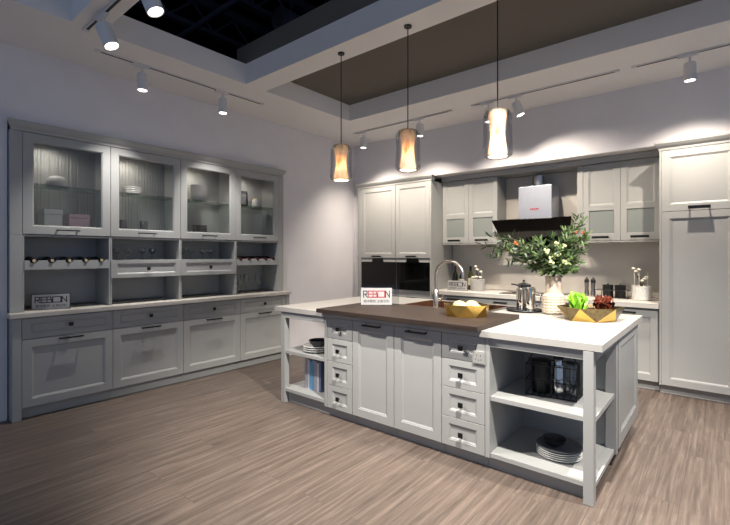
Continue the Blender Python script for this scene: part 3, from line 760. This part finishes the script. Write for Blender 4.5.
for i in range(4):
    spot((UF-.17, UB[i]+.22, 2.415), (-.25, .12, -1), 5.5, 150, .7, (1,.94,.84), size=.02)

# ------------------------------------------------------------------ things inside the display cabinets and niches
def leftp(y, dpt, z): return (UF-dpt, y, z)
def box_thing(name, lab, cat, loc, rz, sx, sy, sz, mat, group=None, part='lid'):
    t = thing(name, lab, cat, loc, rz, group)
    MB().box(-sx/2,-sy/2,0,sx/2,sy/2,sz*.8).build('box_base', mat, t, bevel=.003)
    MB().box(-sx/2-.002,-sy/2-.002,sz*.8+.0005,sx/2+.002,sy/2+.002,sz).build(part, mat, t, bevel=.003)
    return t
Z1s, Z2s = 1.5845, 2.0185
box_thing('storage_box', 'white box on the lower shelf behind reeded glass', 'box', leftp(1.21,.17,Z1s), LR, .14,.16,.22, M['whitecer'])
box_thing('storage_box', 'pink box on the lower shelf behind reeded glass', 'box', leftp(1.42,.17,Z1s), LR, .17,.16,.19, M['pink'])
bw = thing('bowl', 'grey bowl upside down on the upper shelf behind reeded glass', 'bowl', leftp(1.26,.17,Z2s), 0)
MB().lathe([(.085,0),(.09,.02),(.08,.07),(.05,.10),(.03,.105),(.03,.112),(.0001,.112)], n=24).build('shell', M['greycer'], bw, smooth=True)
def mug(lab, loc, mat, group):
    t = thing('mug', lab, 'mug', loc, 0, group)
    MB().lathe([(.0001,0),(.036,0),(.038,.16),(.034,.16),(.032,.006),(.0001,.006)], n=20).build('cup', mat, t, smooth=True)
    MB().tube([(0,.036,.07),(0,.058,.068),(0,.062,.045),(0,.054,.022),(0,.036,.02)], .005, 8).build('handle', mat, t, smooth=True)
mug('dark mug at the left behind the second glass door', leftp(1.80,.09,Z1s), M['dark'], 'dark mugs'); mug('dark mug near the middle behind the second glass door', leftp(2.01,.1,Z1s), M['dark'], 'dark mugs')
def plate(lab, loc, r, mat, group, h=.016, cat='plate', name='plate'):
    o = MB().lathe([(.0001,0),(r*.6,0),(r,h),(r*.985,h+.003),(r*.58,.005),(.0001,.005)], n=32).build(name, mat, smooth=True, loc=loc)
    return tag(o, lab, cat, group)
nth = ('bottom', 'second lowest', 'third lowest', 'fourth', 'fifth', 'top')
for k in range(4):
    plate('white plate, %s of the stack on the upper shelf of the second glass cabinet' % ('lowest','second','third','top')[k], leftp(1.92,.16,Z2s+k*.0195), .09, M['whitecer'], 'white plates behind the second glass door')
def bowl(lab, loc, r, h, mat, group=None):
    o = MB().lathe([(.0001,0),(r*.5,0),(r*.85,h*.5),(r,h),(r*.97,h+.001),(r*.8,h*.5),(r*.45,.008),(.0001,.008)], n=28).build('bowl', mat, smooth=True, loc=loc)
    return tag(o, lab, 'bowl', group)
for k in range(5):
    bowl('white bowl, %s of the stack behind the third glass door' % ('lowest','second','middle','fourth','top')[k], leftp(2.66,.15,Z2s+k*.032), .095, .06, M['whitecer'], 'white bowls behind the third glass door')
for k in range(4):
    bowl('dark dish, %s of the stack on the lower shelf of the third glass cabinet' % ('lowest','second','third','top')[k], leftp(2.66,.13,Z1s+k*.034), .085, .05, M['dark'], 'dark dishes behind the third glass door')
pf = thing('picture_frame', 'black picture frame leaning on the upper shelf of the far glass cabinet', 'picture frame', leftp(3.26,.17,Z2s+.002), LR+.25)
pf.rotation_euler = (R_(-8), 0, LR-.35)
MB().rings([rect(-.08,.08,0,.2,.012), rect(-.08,.08,0,.2,0), rect(-.06,.06,.02,.18,0), rect(-.06,.06,.02,.18,.012)], loop=True).build('frame', M['black'], pf)
MB().box(-.06,.005,.02,.06,.009,.18).build('photo_print', M['photo'], pf)
ca = thing('candle', 'small pale candle holder beside the black picture frame', 'candle holder', leftp(3.5,.2,Z2s))
MB().lathe([(.0001,0),(.05,0),(.055,.06),(.05,.1),(.046,.1),(.0001,.095)], n=20).build('holder', M['whitecer'], ca, smooth=True)
MB().lathe([(.0001,.0955),(.03,.0955),(.03,.12),(.0001,.121)], n=16).build('candle_wax', M['cream'], ca, smooth=True)
tv = thing('vase', 'slim pale vase at the left of the far glass cabinet lower shelf', 'vase', leftp(3.17,.15,Z1s))
MB().lathe([(.0001,0),(.028,0),(.03,.1),(.02,.15),(.022,.17),(.018,.17),(.0001,.16)], n=18).build('body', M['whitecer'], tv, smooth=True)
def wineglass(lab, loc, h, r, group):
    t = thing('wine_glass', lab, 'glass', loc, 0, group)
    MB().lathe([(.0001,0),(r*.9,0),(r*.9,.002),(.006,.006),(.004,h*.45),(.0001,h*.46)], n=18).build('stem', M['stemware'], t, smooth=True)
    pr = [(.005,h*.46),(r*.75,h*.56),(r,h*.72),(r*.86,h)]
    MB().lathe(pr + [(a-.0015, b+.0008) for a, b in pr[::-1]], n=18, loop=True).build('bowl', M['stemware'], t, smooth=True)
pos = ('leftmost', 'second from the left', 'third from the left', 'rightmost')
for k in range(4):
    wineglass('%s wine glass on the drawer of the niche beside the left rack' % pos[k], leftp(1.76+.125*k, .14+.05*(k % 2), 1.3425), .125, .036, 'wine glasses in the niche beside the left rack')
    wineglass('%s wine glass on the drawer of the niche beside the right rack' % pos[k], leftp(2.45+.125*k, .14+.05*(k % 2), 1.3425), .125, .036, 'wine glasses in the niche beside the right rack')
for k in range(3):
    wineglass('tall glass on the worktop under the far bottle rack, %s of three' % ('left', 'middle', 'right')[k], leftp(3.16+.15*k, .1+.05*(k % 2), .9005), .24, .042, 'tall glasses under the far bottle rack')

# ------------------------------------------------------------------ back worktop things
CB = .8985
def upright_bottle(lab, x, y, mat, hh, lab_on=True, cap='foil'):
    t = thing('wine_bottle', lab, 'bottle', (x, y, CB), 0, 'bottles on the back worktop')
    MB().lathe([(.0001,0),(.036,0),(.038,.006),(.038,hh*.58),(.034,hh*.64),(.018,hh*.75),(.0145,hh*.8),(.0145,hh*.97),(.0001,hh*.97)], n=18).build('glass_body', mat, t, smooth=True)
    MB().lathe([(.0152,hh*.82),(.0162,hh*.825),(.0162,hh*.995),(.0001,hh)], n=16, cap0=False).build('cap', M[cap], t, smooth=True)
    if lab_on: MB().lathe([(.0384,hh*.2),(.0384,hh*.5)], n=18, cap0=False, cap1=False).build('paper_label', M['label'], t, smooth=True)
upright_bottle('dark wine bottle behind the back sign, left of three', -3.0, 5.66, M['bottle'], .335, False)
upright_bottle('dark wine bottle behind the back sign, middle of three', -2.895, 5.66, M['bottle'], .30, True)
upright_bottle('green wine bottle with cream label beside the grey planter', -2.76, 5.66, M['gbottle'], .335, True, 'bottle')
def flower_mesh(mb_s, mb_b, cx, cy, z0, tips, r):
    for (dx, dy, dz) in tips:
        mb_s.tube([(cx, cy, z0), (cx+dx*.5, cy+dy*.5, z0+dz*.55), (cx+dx, cy+dy, z0+dz)], .0028, 6)
        for k in range(5):
            a = 2*pi*k/5
            mb_b.ball((cx+dx+r*.6*cos(a), cy+dy+r*.6*sin(a), z0+dz+.004*(k % 2)), r*.55, 8)
        mb_b.ball((cx+dx, cy+dy, z0+dz+r*.4), r*.5, 8)
p = thing('planter', 'smooth pale grey round planter with white flowers beside the bottles', 'planter', (-2.605, 5.56, CB))
MB().lathe([(.0001,0),(.092,0),(.097,.006),(.097,.155),(.092,.158),(.086,.155),(.084,.13),(.0001,.13)], n=32).build('pot', M['greycer'], p, smooth=True)
a, b = MB(), MB(); flower_mesh(a, b, 0, 0, .13, [(-.03,0,.20),(.0,-.02,.16),(.045,0,.13),(-.06,-.02,.05),(.05,-.03,.055),(.0,-.05,.06)], .022)
a.build('stem', M['stem'], p, smooth=True); b.build('blossom', M['bloom_w'], p, smooth=True)
for k, (x, y) in enumerate(((.085,-.02),(-.07,.03))): MB().tube([(x*.8,y,.13),(x*.8,y,.27)], .0025, 6).build('wire_hoop', M['whitecer'], p)
p = thing('planter', 'dimpled white round planter with pale flowers by the tall cabinet', 'planter', (-.695, 5.56, CB))
mb = MB(); rows = 9; prof = []
n = 40; rs = []
for i in range(rows*2+1):
    z = .004 + .150*i/(rows*2); rs.append([((.088+.0022*(((i+j) % 2)*2-1))*cos(2*pi*j/n), (.088+.0022*(((i+j) % 2)*2-1))*sin(2*pi*j/n), z) for j in range(n)])
rs.append([(.080*cos(2*pi*j/n), .080*sin(2*pi*j/n), .154) for j in range(n)]); rs.append([(.078*cos(2*pi*j/n), .078*sin(2*pi*j/n), .13) for j in range(n)])
mb.rings(rs).build('pot', M['whitecer'], p)
a, b = MB(), MB(); flower_mesh(a, b, 0, 0, .13, [(-.05,0,.18),(-.03,.02,.14),(-.075,0,.21),(-.02,-.02,.20),(.03,-.02,.10),(.045,0,.12),(.01,-.03,.08)], .018)
a.build('stem', M['stem'], p, smooth=True); b.build('blossom', M['bloom_w'], p, smooth=True)
for (x, y) in ((-.062,-.03),(-.015,-.05),(.062,-.03)): MB().tube([(x,y,.13),(x,y,.30)], .003, 6).build('support_stick', M['whitecer'], p)
p = thing('saucepan', 'small dark saucepan with lid on the black cooktop', 'saucepan', (-1.97, 5.55, CB+.0125))
p.scale = (.8,.8,.85)
MB().lathe([(.0001,0),(.082,0),(.086,.01),(.086,.12),(.082,.12),(.08,.01),(.0001,.008)], n=28).build('pan', M['darkcer'], p, smooth=True)
MB().lathe([(.088,.121),(.088,.125),(.04,.15),(.0001,.152)], n=28).build('lid', M['steel'], p, smooth=True)
MB().lathe([(.008,.151),(.008,.17),(.02,.175),(.02,.186),(.0001,.19)], n=14).build('lid_knob', M['black'], p, smooth=True)
MB().tube([(-.084,0,.10),(-.15,0,.115),(-.2,-.01,.118)], .011, 8).build('handle', M['black'], p, smooth=True)
for k, x in enumerate((-1.27, -1.20)):
    t = thing('spice_mill', 'tall slim spice mill on the back worktop, %s of two' % ('left', 'right')[k], 'spice mill', (x, 5.70, CB), 0, 'spice mills')
    MB().lathe([(.0001,0),(.028,0),(.028,.05),(.022,.08),(.026,.16),(.0001,.162)], n=18).build('body', M['nickel'], t, smooth=True)
    MB().lathe([(.027,.163),(.027,.19),(.014,.21),(.006,.225),(.0001,.228)], n=18).build('grinder_cap', M['black'], t, smooth=True)
for k, x in enumerate((-1.03, -.905)):
    t = thing('canister', 'glossy black canister in front of the splashback, %s of two' % ('left', 'right')[k], 'canister', (x, 5.62, CB), 0, 'black canisters')
    MB().lathe([(.0001,0),(.052,0),(.054,.006),(.054,.13),(.0001,.131)], n=24).build('body', M['black'], t, smooth=True)
    MB().lathe([(.056,.1315),(.056,.145),(.05,.15),(.0001,.151)], n=24).build('lid', M['black'], t, smooth=True)
    MB().lathe([(.006,.1505),(.012,.165),(.0001,.17)], n=12).build('lid_knob', M['chrome'], t, smooth=True)
rk = thing('wire_rack', 'low dark wire rack around the black canisters', 'rack', (-.98, 5.62, CB))
for z in (.006, .09):
    mb = MB(); q = [(-.17,-.075,z),(.16,-.075,z),(.16,.075,z),(-.17,.075,z)]
    for i in range(4): mb.tube([q[i], q[(i+1) % 4]], .004, 6)
    mb.build('wire_frame', M['black'], rk)
for x in (-.17,-.1,-.03,.04,.1,.16): MB().tube([(x,-.075,.002),(x,-.075,.09)], .003, 6).build('upright_wire', M['black'], rk)

# ------------------------------------------------------------------ island top things
IZ, WZ = .9005, .9345
def facet_bowl(lab, loc, rx, ry, h, n, rot, ph, k0=.72, second='goldin'):
    t = thing('bowl', lab, 'bowl', loc, rot, 'faceted gold bowls')
    T = [(rx*cos(2*pi*(k+ph)/n), ry*sin(2*pi*(k+ph)/n), h*(1+.04*(k % 2))) for k in range(n)]
    B = [(k0*rx*cos(2*pi*(k+.5+ph)/n), k0*ry*sin(2*pi*(k+.5+ph)/n), 0) for k in range(n)]
    fs = []
    for k in range(n): j = (k+1) % n; fs += [(k, j, n+k), (n+k, n+j, j)]
    fs.append(tuple(range(n, 2*n))[::-1])
    ob = MB()
    for f_ in fs[:-1]: ob.add([(T+B)[i] for i in f_], [(0,1,2)], 1 if sum(i < n for i in f_) == 2 else 0)
    ob.add(B, [tuple(range(n))[::-1]]); ob.build('outer_shell', [M['gold'], M[second]], t)
    Ti = [(.965*x, .965*y, z) for x, y, z in T]; Bi = [(.9*x, .9*y, .012) for x, y, z in B]
    f2 = [(k, (k+1) % n, n+k) for k in range(n)] + [(n+k, n+(k+1) % n, (k+1) % n) for k in range(n)] + [tuple(range(n, 2*n))]
    MB().add(Ti+Bi, f2).build('inner_shell', M['goldin'], t)
    MB().rings([T, Ti], cap0=False, cap1=False).build('rim', M['gold'], t)
    return t
facet_bowl('faceted gold bowl of pale bread rolls on the dark wood top', (-1.49, 2.985, WZ), .175, .145, .085, 7, R_(30), .2, .86, 'gold')
facet_bowl('wide faceted gold bowl of lettuce on the white worktop', (-.775, 3.585, IZ), .24, .19, .10, 6, R_(28), .02)
for k, (x, y, z, r) in enumerate(((-.058,.0,.072,.052),(.025,.035,.078,.05),(.0,-.055,.070,.044),(.085,-.015,.072,.036))):
    mb = MB(); mb.ball((0,0,0), r, 14, sz=.72)
    mb.v = [(x_*(1+.06*sin(9*y_/r*.4)), y_, z_) for x_, y_, z_ in mb.v]
    tag(mb.build('bread_roll', M['cream'], smooth=True, loc=(-1.49+x, 2.985+y, WZ+z)), 'pale bread roll in the gold bowl, %s' % ('at the left', 'at the back', 'at the front', 'at the right')[k], 'bread roll', 'rolls in the gold bowl')
def lettuce(lab, loc, R, H, mat, n):
    t = thing('lettuce', lab, 'lettuce', loc, 0, 'lettuces in the gold bowl')
    for k in range(n):
        a0 = 2*pi*k/n + random.uniform(-.2,.2); lean = random.uniform(.25,.95); hh = H*random.uniform(.75,1.05)
        nu, nv = 12, 7; vs = []; fs = []
        for j in range(nv):
            v = j/(nv-1); wv = .012+R*.55*sin(pi*min(1,.15+.62*v)); rad = R*lean*(v**1.3); z = hh*v*(1-.35*lean*v*v)
            for i in range(nu+1):
                u = -1+2*i/nu; ruf = .10*R*v*sin(i*2.3+k)+.05*R*v*cos(i*4.1)
                rr_ = rad + ruf - .2*R*abs(u)*v
                x = rr_*cos(a0) - u*wv*sin(a0); y = rr_*sin(a0) + u*wv*cos(a0)
                vs.append((x, y, z + .10*R*v*sin(i*1.7+2*k)))
        for j in range(nv-1):
            for i in range(nu): o = j*(nu+1)+i; fs.append((o, o+1, o+nu+2, o+nu+1))
        MB().add(vs, fs).build('leaf', mat, t, smooth=True)
lettuce('bright green curly lettuce in the gold bowl', (-.86, 3.60, IZ+.03), .095, .20, M['lettuce'], 13)
lettuce('dark red curly lettuce in the gold bowl', (-.70, 3.66, IZ+.03), .09, .17, M['redlet'], 13)
t = thing('tray', 'round black tray under the chrome pots on the island', 'tray', (-1.345, 3.80, IZ))
t.scale = (.84, .84, 1)
MB().lathe([(.0001,0),(.16,0),(.185,.014),(.183,.018),(.158,.006),(.0001,.006)], n=40).build('dish', M['black'], t, smooth=True)
def pot(lab, loc, r, hh):
    t = thing('chrome_pot', lab, 'pot', loc, 0, 'chrome pots on the black tray')
    MB().lathe([(.0001,0),(r,0),(r*1.02,.005),(r*.98,hh*.5),(r,hh),(.0001,hh+.001)], n=28).build('body', M['chrome'], t, smooth=True)
    MB().lathe([(r*1.03,hh+.0015),(r*1.03,hh+.01),(r*.6,hh+.024),(.0001,hh+.027)], n=28).build('lid', M['chrome'], t, smooth=True)
    MB().ball((0,0,hh+.036), .010, 10).build('lid_knob', M['black'], t, smooth=True)
    MB().tube([(r*.9,.02,hh*.85),(r+.035,.03,hh*.8),(r+.035,.03,hh*.35),(r*.9,.02,hh*.25)], .006, 8).build('handle', M['chrome'], t, smooth=True)
pot('chrome lidded pot on the black tray, rear left one', (-1.385, 3.85, IZ+.0065), .045, .17)
pot('chrome lidded pot on the black tray, front right one', (-1.285, 3.765, IZ+.0065), .047, .185)
# vase + bouquet
VX, VY = -1.09, 3.76
v = thing('vase', 'cream ceramic vase with a gridded belly on the island', 'vase', (VX, VY, IZ))
n = 48; rs = []; prof = [(.06,0)]
for i in range(25):
    z = .004+.138*i/24; prof.append((.090 - (.0035 if i % 4 == 0 else 0) - .012*(1-min(1, i/3)), z))
prof += [(.088,.150),(.072,.168),(.063,.178),(.061,.27),(.063,.312),(.057,.312),(.055,.2),(.0001,.19)]
for r, z in prof:
    ring = []
    for j in range(n):
        g = .0035 if (j % 4 == 0 and z < .145 and z > .006) else 0
        ring.append(((r-g)*cos(2*pi*j/n), (r-g)*sin(2*pi*j/n), z))
    rs.append(ring)
MB().rings(rs).build('body', M['ceramic'], v)
bq = thing('bouquet', 'spreading green leafy bouquet with cream blooms in the cream vase', 'bouquet', (VX, VY, IZ+.2))
st, lv, bl_, be = MB(), MB(), MB(), MB()
cam_r = Vector((cos(R_(39.73)), sin(R_(39.73)), 0)); cam_f = Vector((-sin(R_(39.73)), cos(R_(39.73)), 0))
def leaf(p, d, L, W_, mi):
    d = d.normalized(); s_ = d.cross(Vector((random.uniform(-1,1), random.uniform(-1,1), random.uniform(.2,1)))).normalized(); nrm = s_.cross(d)
    pts = [(0,0),(.22,.75),(.5,1),(.78,.65),(1,0)]
    vs = []; 
    for u, w_ in pts:
        c0 = p + d*L*u + nrm*(-.14*L*u*u)
        vs += [c0 - s_*W_*w_*.5 + nrm*W_*.12*w_, c0, c0 + s_*W_*w_*.5 + nrm*W_*.12*w_]
    fs = []
    for i in range(4):
        for j in range(2): o = i*3+j; fs.append((o, o+1, o+4, o+3))
    lv.add(vs, fs, mi)
branches = []
def br(side, up, fwd, n_l=18, L=.075, W_=.02, mi=0): branches.append((side, up, fwd, n_l, L, W_, mi))
# (reach right, reach up from the vase mouth, reach away)
for a in ((-.56,.33,-.08),(-.50,.26,.10),(-.60,.27,.02),(-.42,.34,-.02),(-.52,.17,.05),(-.46,.22,-.06),(-.40,.28,.06)):
    br(*a, n_l=32, mi=0, L=.07, W_=.019)
for a in ((.27,.52,.05),(.31,.44,.10),(.21,.45,-.08),(.30,.36,.0),(.16,.40,.1)): br(*a, n_l=30, mi=1, L=.07, W_=.019)
for a in ((-.24,.28,-.12),(-.14,.31,.0),(-.04,.33,-.05),(.04,.30,-.15),(.12,.29,-.12),(-.20,.18,-.18),(-.04,.22,-.22),(.10,.20,-.2),(.20,.22,-.1),(.26,.22,.05),(-.30,.14,-.05),(.01,.13,-.2),(-.12,.12,-.2),(.16,.12,-.12),(.24,.29,-.08),(-.06,.28,.15),(.08,.28,.2),(-.24,.23,.18),(.25,.15,.1),(.10,.05,-.15),(-.14,.05,-.12),(-.05,.05,-.16),(.18,.07,.0),(-.2,.08,0),(.2,.17,.12),(-.33,.22,-.12),(-.3,.28,.1),(.22,.33,-.12),(0,.19,-.1),(-.1,.18,-.1),(.1,.16,-.1)):
    br(*a, n_l=38, mi=random.choice((0,0,0,1,1,2)), L=.062, W_=.021)
m0 = Vector((0,0,.11))
for (sd, up_, fw_, n_l, L, W_, mi) in branches:
    tip = m0 + cam_r*sd + cam_f*fw_ + Vector((0,0,up_))
    ctrl = m0 + cam_r*sd*.25 + cam_f*fw_*.25 + Vector((0,0,max(.06, up_*.75)))
    pts = []
    for k in range(9):
        u = k/8; pts.append((1-u)**2*m0 + 2*u*(1-u)*ctrl + u*u*tip)
    st.tube([m0*1.0 - Vector((-.0,0,.19)) + (pts[0]-m0)] + pts, .0032, 5, r1=.0015)
    for k in range(n_l):
        u = .32 + .68*(k+random.random()*.6)/n_l
        u = min(u, 1); p_ = (1-u)**2*m0 + 2*u*(1-u)*ctrl + u*u*tip
        tg = (2*(1-u)*(ctrl-m0) + 2*u*(tip-ctrl)).normalized()
        rnd = Vector((random.uniform(-1,1), random.uniform(-1,1), random.uniform(-.7,1))).normalized()
        leaf(p_, tg*.75 + rnd*.85, L*random.uniform(.7,1.25), W_*random.uniform(.7,1.1), mi if random.random() < .7 else random.choice((0,1,2)))
    if mi == 2 or random.random() < .05:
        q = pts[random.choice((5,6,7))] - cam_f*.03
        for k in range(6): bl_.ball(tuple(q + Vector((random.uniform(-.016,.016), random.uniform(-.016,.016), random.uniform(-.012,.012)))), .011, 7)
for (sd, up_, fw_) in ((-.13,.21,-.17),(-.05,.18,-.2),(-.10,.12,-.19),(.02,.25,-.15),(-.02,.27,-.1)):
    q = m0 + cam_r*sd + Vector((0,0,up_)) + cam_f*fw_
    for k in range(6): bl_.ball(tuple(q + Vector((random.uniform(-.018,.018), random.uniform(-.018,.018), random.uniform(-.014,.014)))), .012, 7)
for (sd, up_, fw_) in ((.22,.36,-.05),(.25,.34,-.03),(.19,.37,0),(-.34,.28,-.05),(-.31,.27,-.04)):
    q = m0 + cam_r*sd + Vector((0,0,up_)) + cam_f*fw_
    be = MB()
    for k in range(4): be.ball(tuple(q + Vector((random.uniform(-.009,.009), random.uniform(-.009,.009), random.uniform(-.009,.009)))), .008, 7)
    be.build('berry_cluster', M['berry'], bq, smooth=True)
st.build('stem', M['stem'], bq, smooth=True); lv.build('foliage', [M['leaf1'], M['leaf2'], M['leaf3']], bq, smooth=True)
bl_.build('blossom', M['bloom'], bq, smooth=True)

# ------------------------------------------------------------------ island shelf things
bx = -3.035; mats = ['book_g','book_w','book_b','book_b','book_g','book_w','book_n']
widths = [.036,.026,.034,.022,.032,.026,.024]
bnames = ('grey book at the left end of the island shelf row','thin white book between the grey book and the blue books','broad blue book, left of the two blue spines','thin blue book, right of the two blue spines','grey book right of the blue spines','white book near the drawer side of the row','dark blue book at the right end of the row')
for k in range(7):
    t = thing('book', bnames[k], 'book', (bx, 2.765, .1385), 0, 'books on the island shelf'); w_ = widths[k]; hh = .285-.012*(k % 3)
    MB().box(0, 0, 0, .002, .2, hh).box(w_-.002, 0, 0, w_, .2, hh).box(.002, 0, 0, w_-.002, .003, hh).build('cover', M[mats[k]], t, bevel=.0008)
    MB().box(.0022, .0035, .003, w_-.0022, .196, hh-.004).build('pages', M['paper'], t)
    bx += w_ + .0025
for k in range(3):
    plate('white plate, %s of the stack at the island left shelf' % ('lowest','middle','top')[k], (-2.91, 2.80, .4955+.0195*k), .125, M['whitecer'], 'white plates on the island left shelf', h=.02)
bowl('charcoal bowl on the white plates of the island left shelf', (-2.90, 2.81, .5405), .088, .062, M['darkcer'])
for k in range(5):
    o = plate('%s plate of the stack on the low corner shelf' % ('lowest white','second white','third white','fourth white','top grey')[k], (-.81, 2.91, .1165+.013*k), .135, M['whitecer'] if k < 4 else M['greydark'], 'plates on the low corner shelf', h=.014)
bowl('small charcoal bowl on the plate stack of the low corner shelf', (-.835, 2.90, .1765), .072, .045, M['darkcer'])
wb = thing('wire_basket', 'black wire basket on the upper corner shelf of the island', 'basket', (-.86, 2.95, .4825), R_(8))
mb = MB()
for z in (.004, .10, .20):
    q = [(-.15,-.09,z),(.15,-.09,z),(.15,.09,z),(-.15,.09,z)]
    for i in range(4): mb.tube([q[i], q[(i+1) % 4]], .0035, 6)
for k in range(9):
    x = -.15+.3*k/8; mb.tube([(x,-.09,.004),(x,-.09,.20)], .0022, 5); mb.tube([(x,.09,.004),(x,.09,.20)], .0022, 5); mb.tube([(x,-.09,.004),(x,.09,.004)], .0022, 5)
for k in range(1, 5):
    y = -.09+.18*k/5
    for x in (-.15,.15): mb.tube([(x,y,.004),(x,y,.20)], .0022, 5)
mb.build('wire_mesh', M['black'], wb)
MB().tube([(-.15,0,.20),(-.12,0,.262),(0,0,.285),(.12,0,.262),(.15,0,.20)], .004, 6).build('carry_handle', M['black'], wb, smooth=True)
c = thing('canister', 'black canister in the wire basket', 'canister', (-.93, 2.945, .491))
MB().lathe([(.0001,0),(.058,0),(.06,.005),(.06,.19),(.0001,.191)], n=24).build('body', M['black'], c, smooth=True)
MB().lathe([(.062,.1915),(.062,.205),(.05,.212),(.0001,.213)], n=24).build('lid', M['black'], c, smooth=True)
for k, (x, y, r, hh) in enumerate(((-.825,2.955,.036,.225),(-.755,2.972,.032,.20))):
    c = thing('carafe', 'shiny clear carafe in the wire basket, %s' % ('next to the black canister', 'at the right end')[k], 'carafe', (x, y, .491), 0, 'carafes in the wire basket')
    MB().lathe([(.0001,0),(r,0),(r,hh*.75),(r*.8,hh*.85),(r*.8,hh),(r*.74,hh),(r*.74,hh*.85),(r*.94,hh*.74),(r*.94,.006),(.0001,.005)], n=22).build('glass_body', M['chrome'] if k == 0 else M['stemware'], c, smooth=True)
    MB().lathe([(r*.84,hh+.001),(r*.84,hh+.014),(.0001,hh+.016)], n=20).build('stopper', M['black'], c, smooth=True)

# ------------------------------------------------------------------ world, camera
wd = bpy.data.worlds.new('showroom_daylight'); S.world = wd; wd.use_nodes = True
bg = wd.node_tree.nodes['Background']; bg.inputs[0].default_value = (.52, .68, 1.0, 1); bg.inputs[1].default_value = .42
cam = bpy.data.cameras.new('camera'); co = bpy.data.objects.new('camera', cam); COL.objects.link(co)
co.location = (0, 0, 1.39); co.rotation_euler = (pi/2, 0, R_(39.73))
cam.sensor_width = 36; cam.lens = 36*432/730; cam.shift_y = -7.5/730; cam.clip_start = .05
S.camera = co
S.view_settings.view_transform = 'Standard'; S.view_settings.look = 'None'; S.view_settings.gamma = 1; S.view_settings.use_curve_mapping = False
S.view_settings.exposure = 0.2
S.cycles.use_denoising = True
S.cycles.max_bounces = 8; S.cycles.transparent_max_bounces = 24; S.cycles.sample_clamp_indirect = 4; S.cycles.caustics_reflective = False; S.cycles.caustics_refractive = False
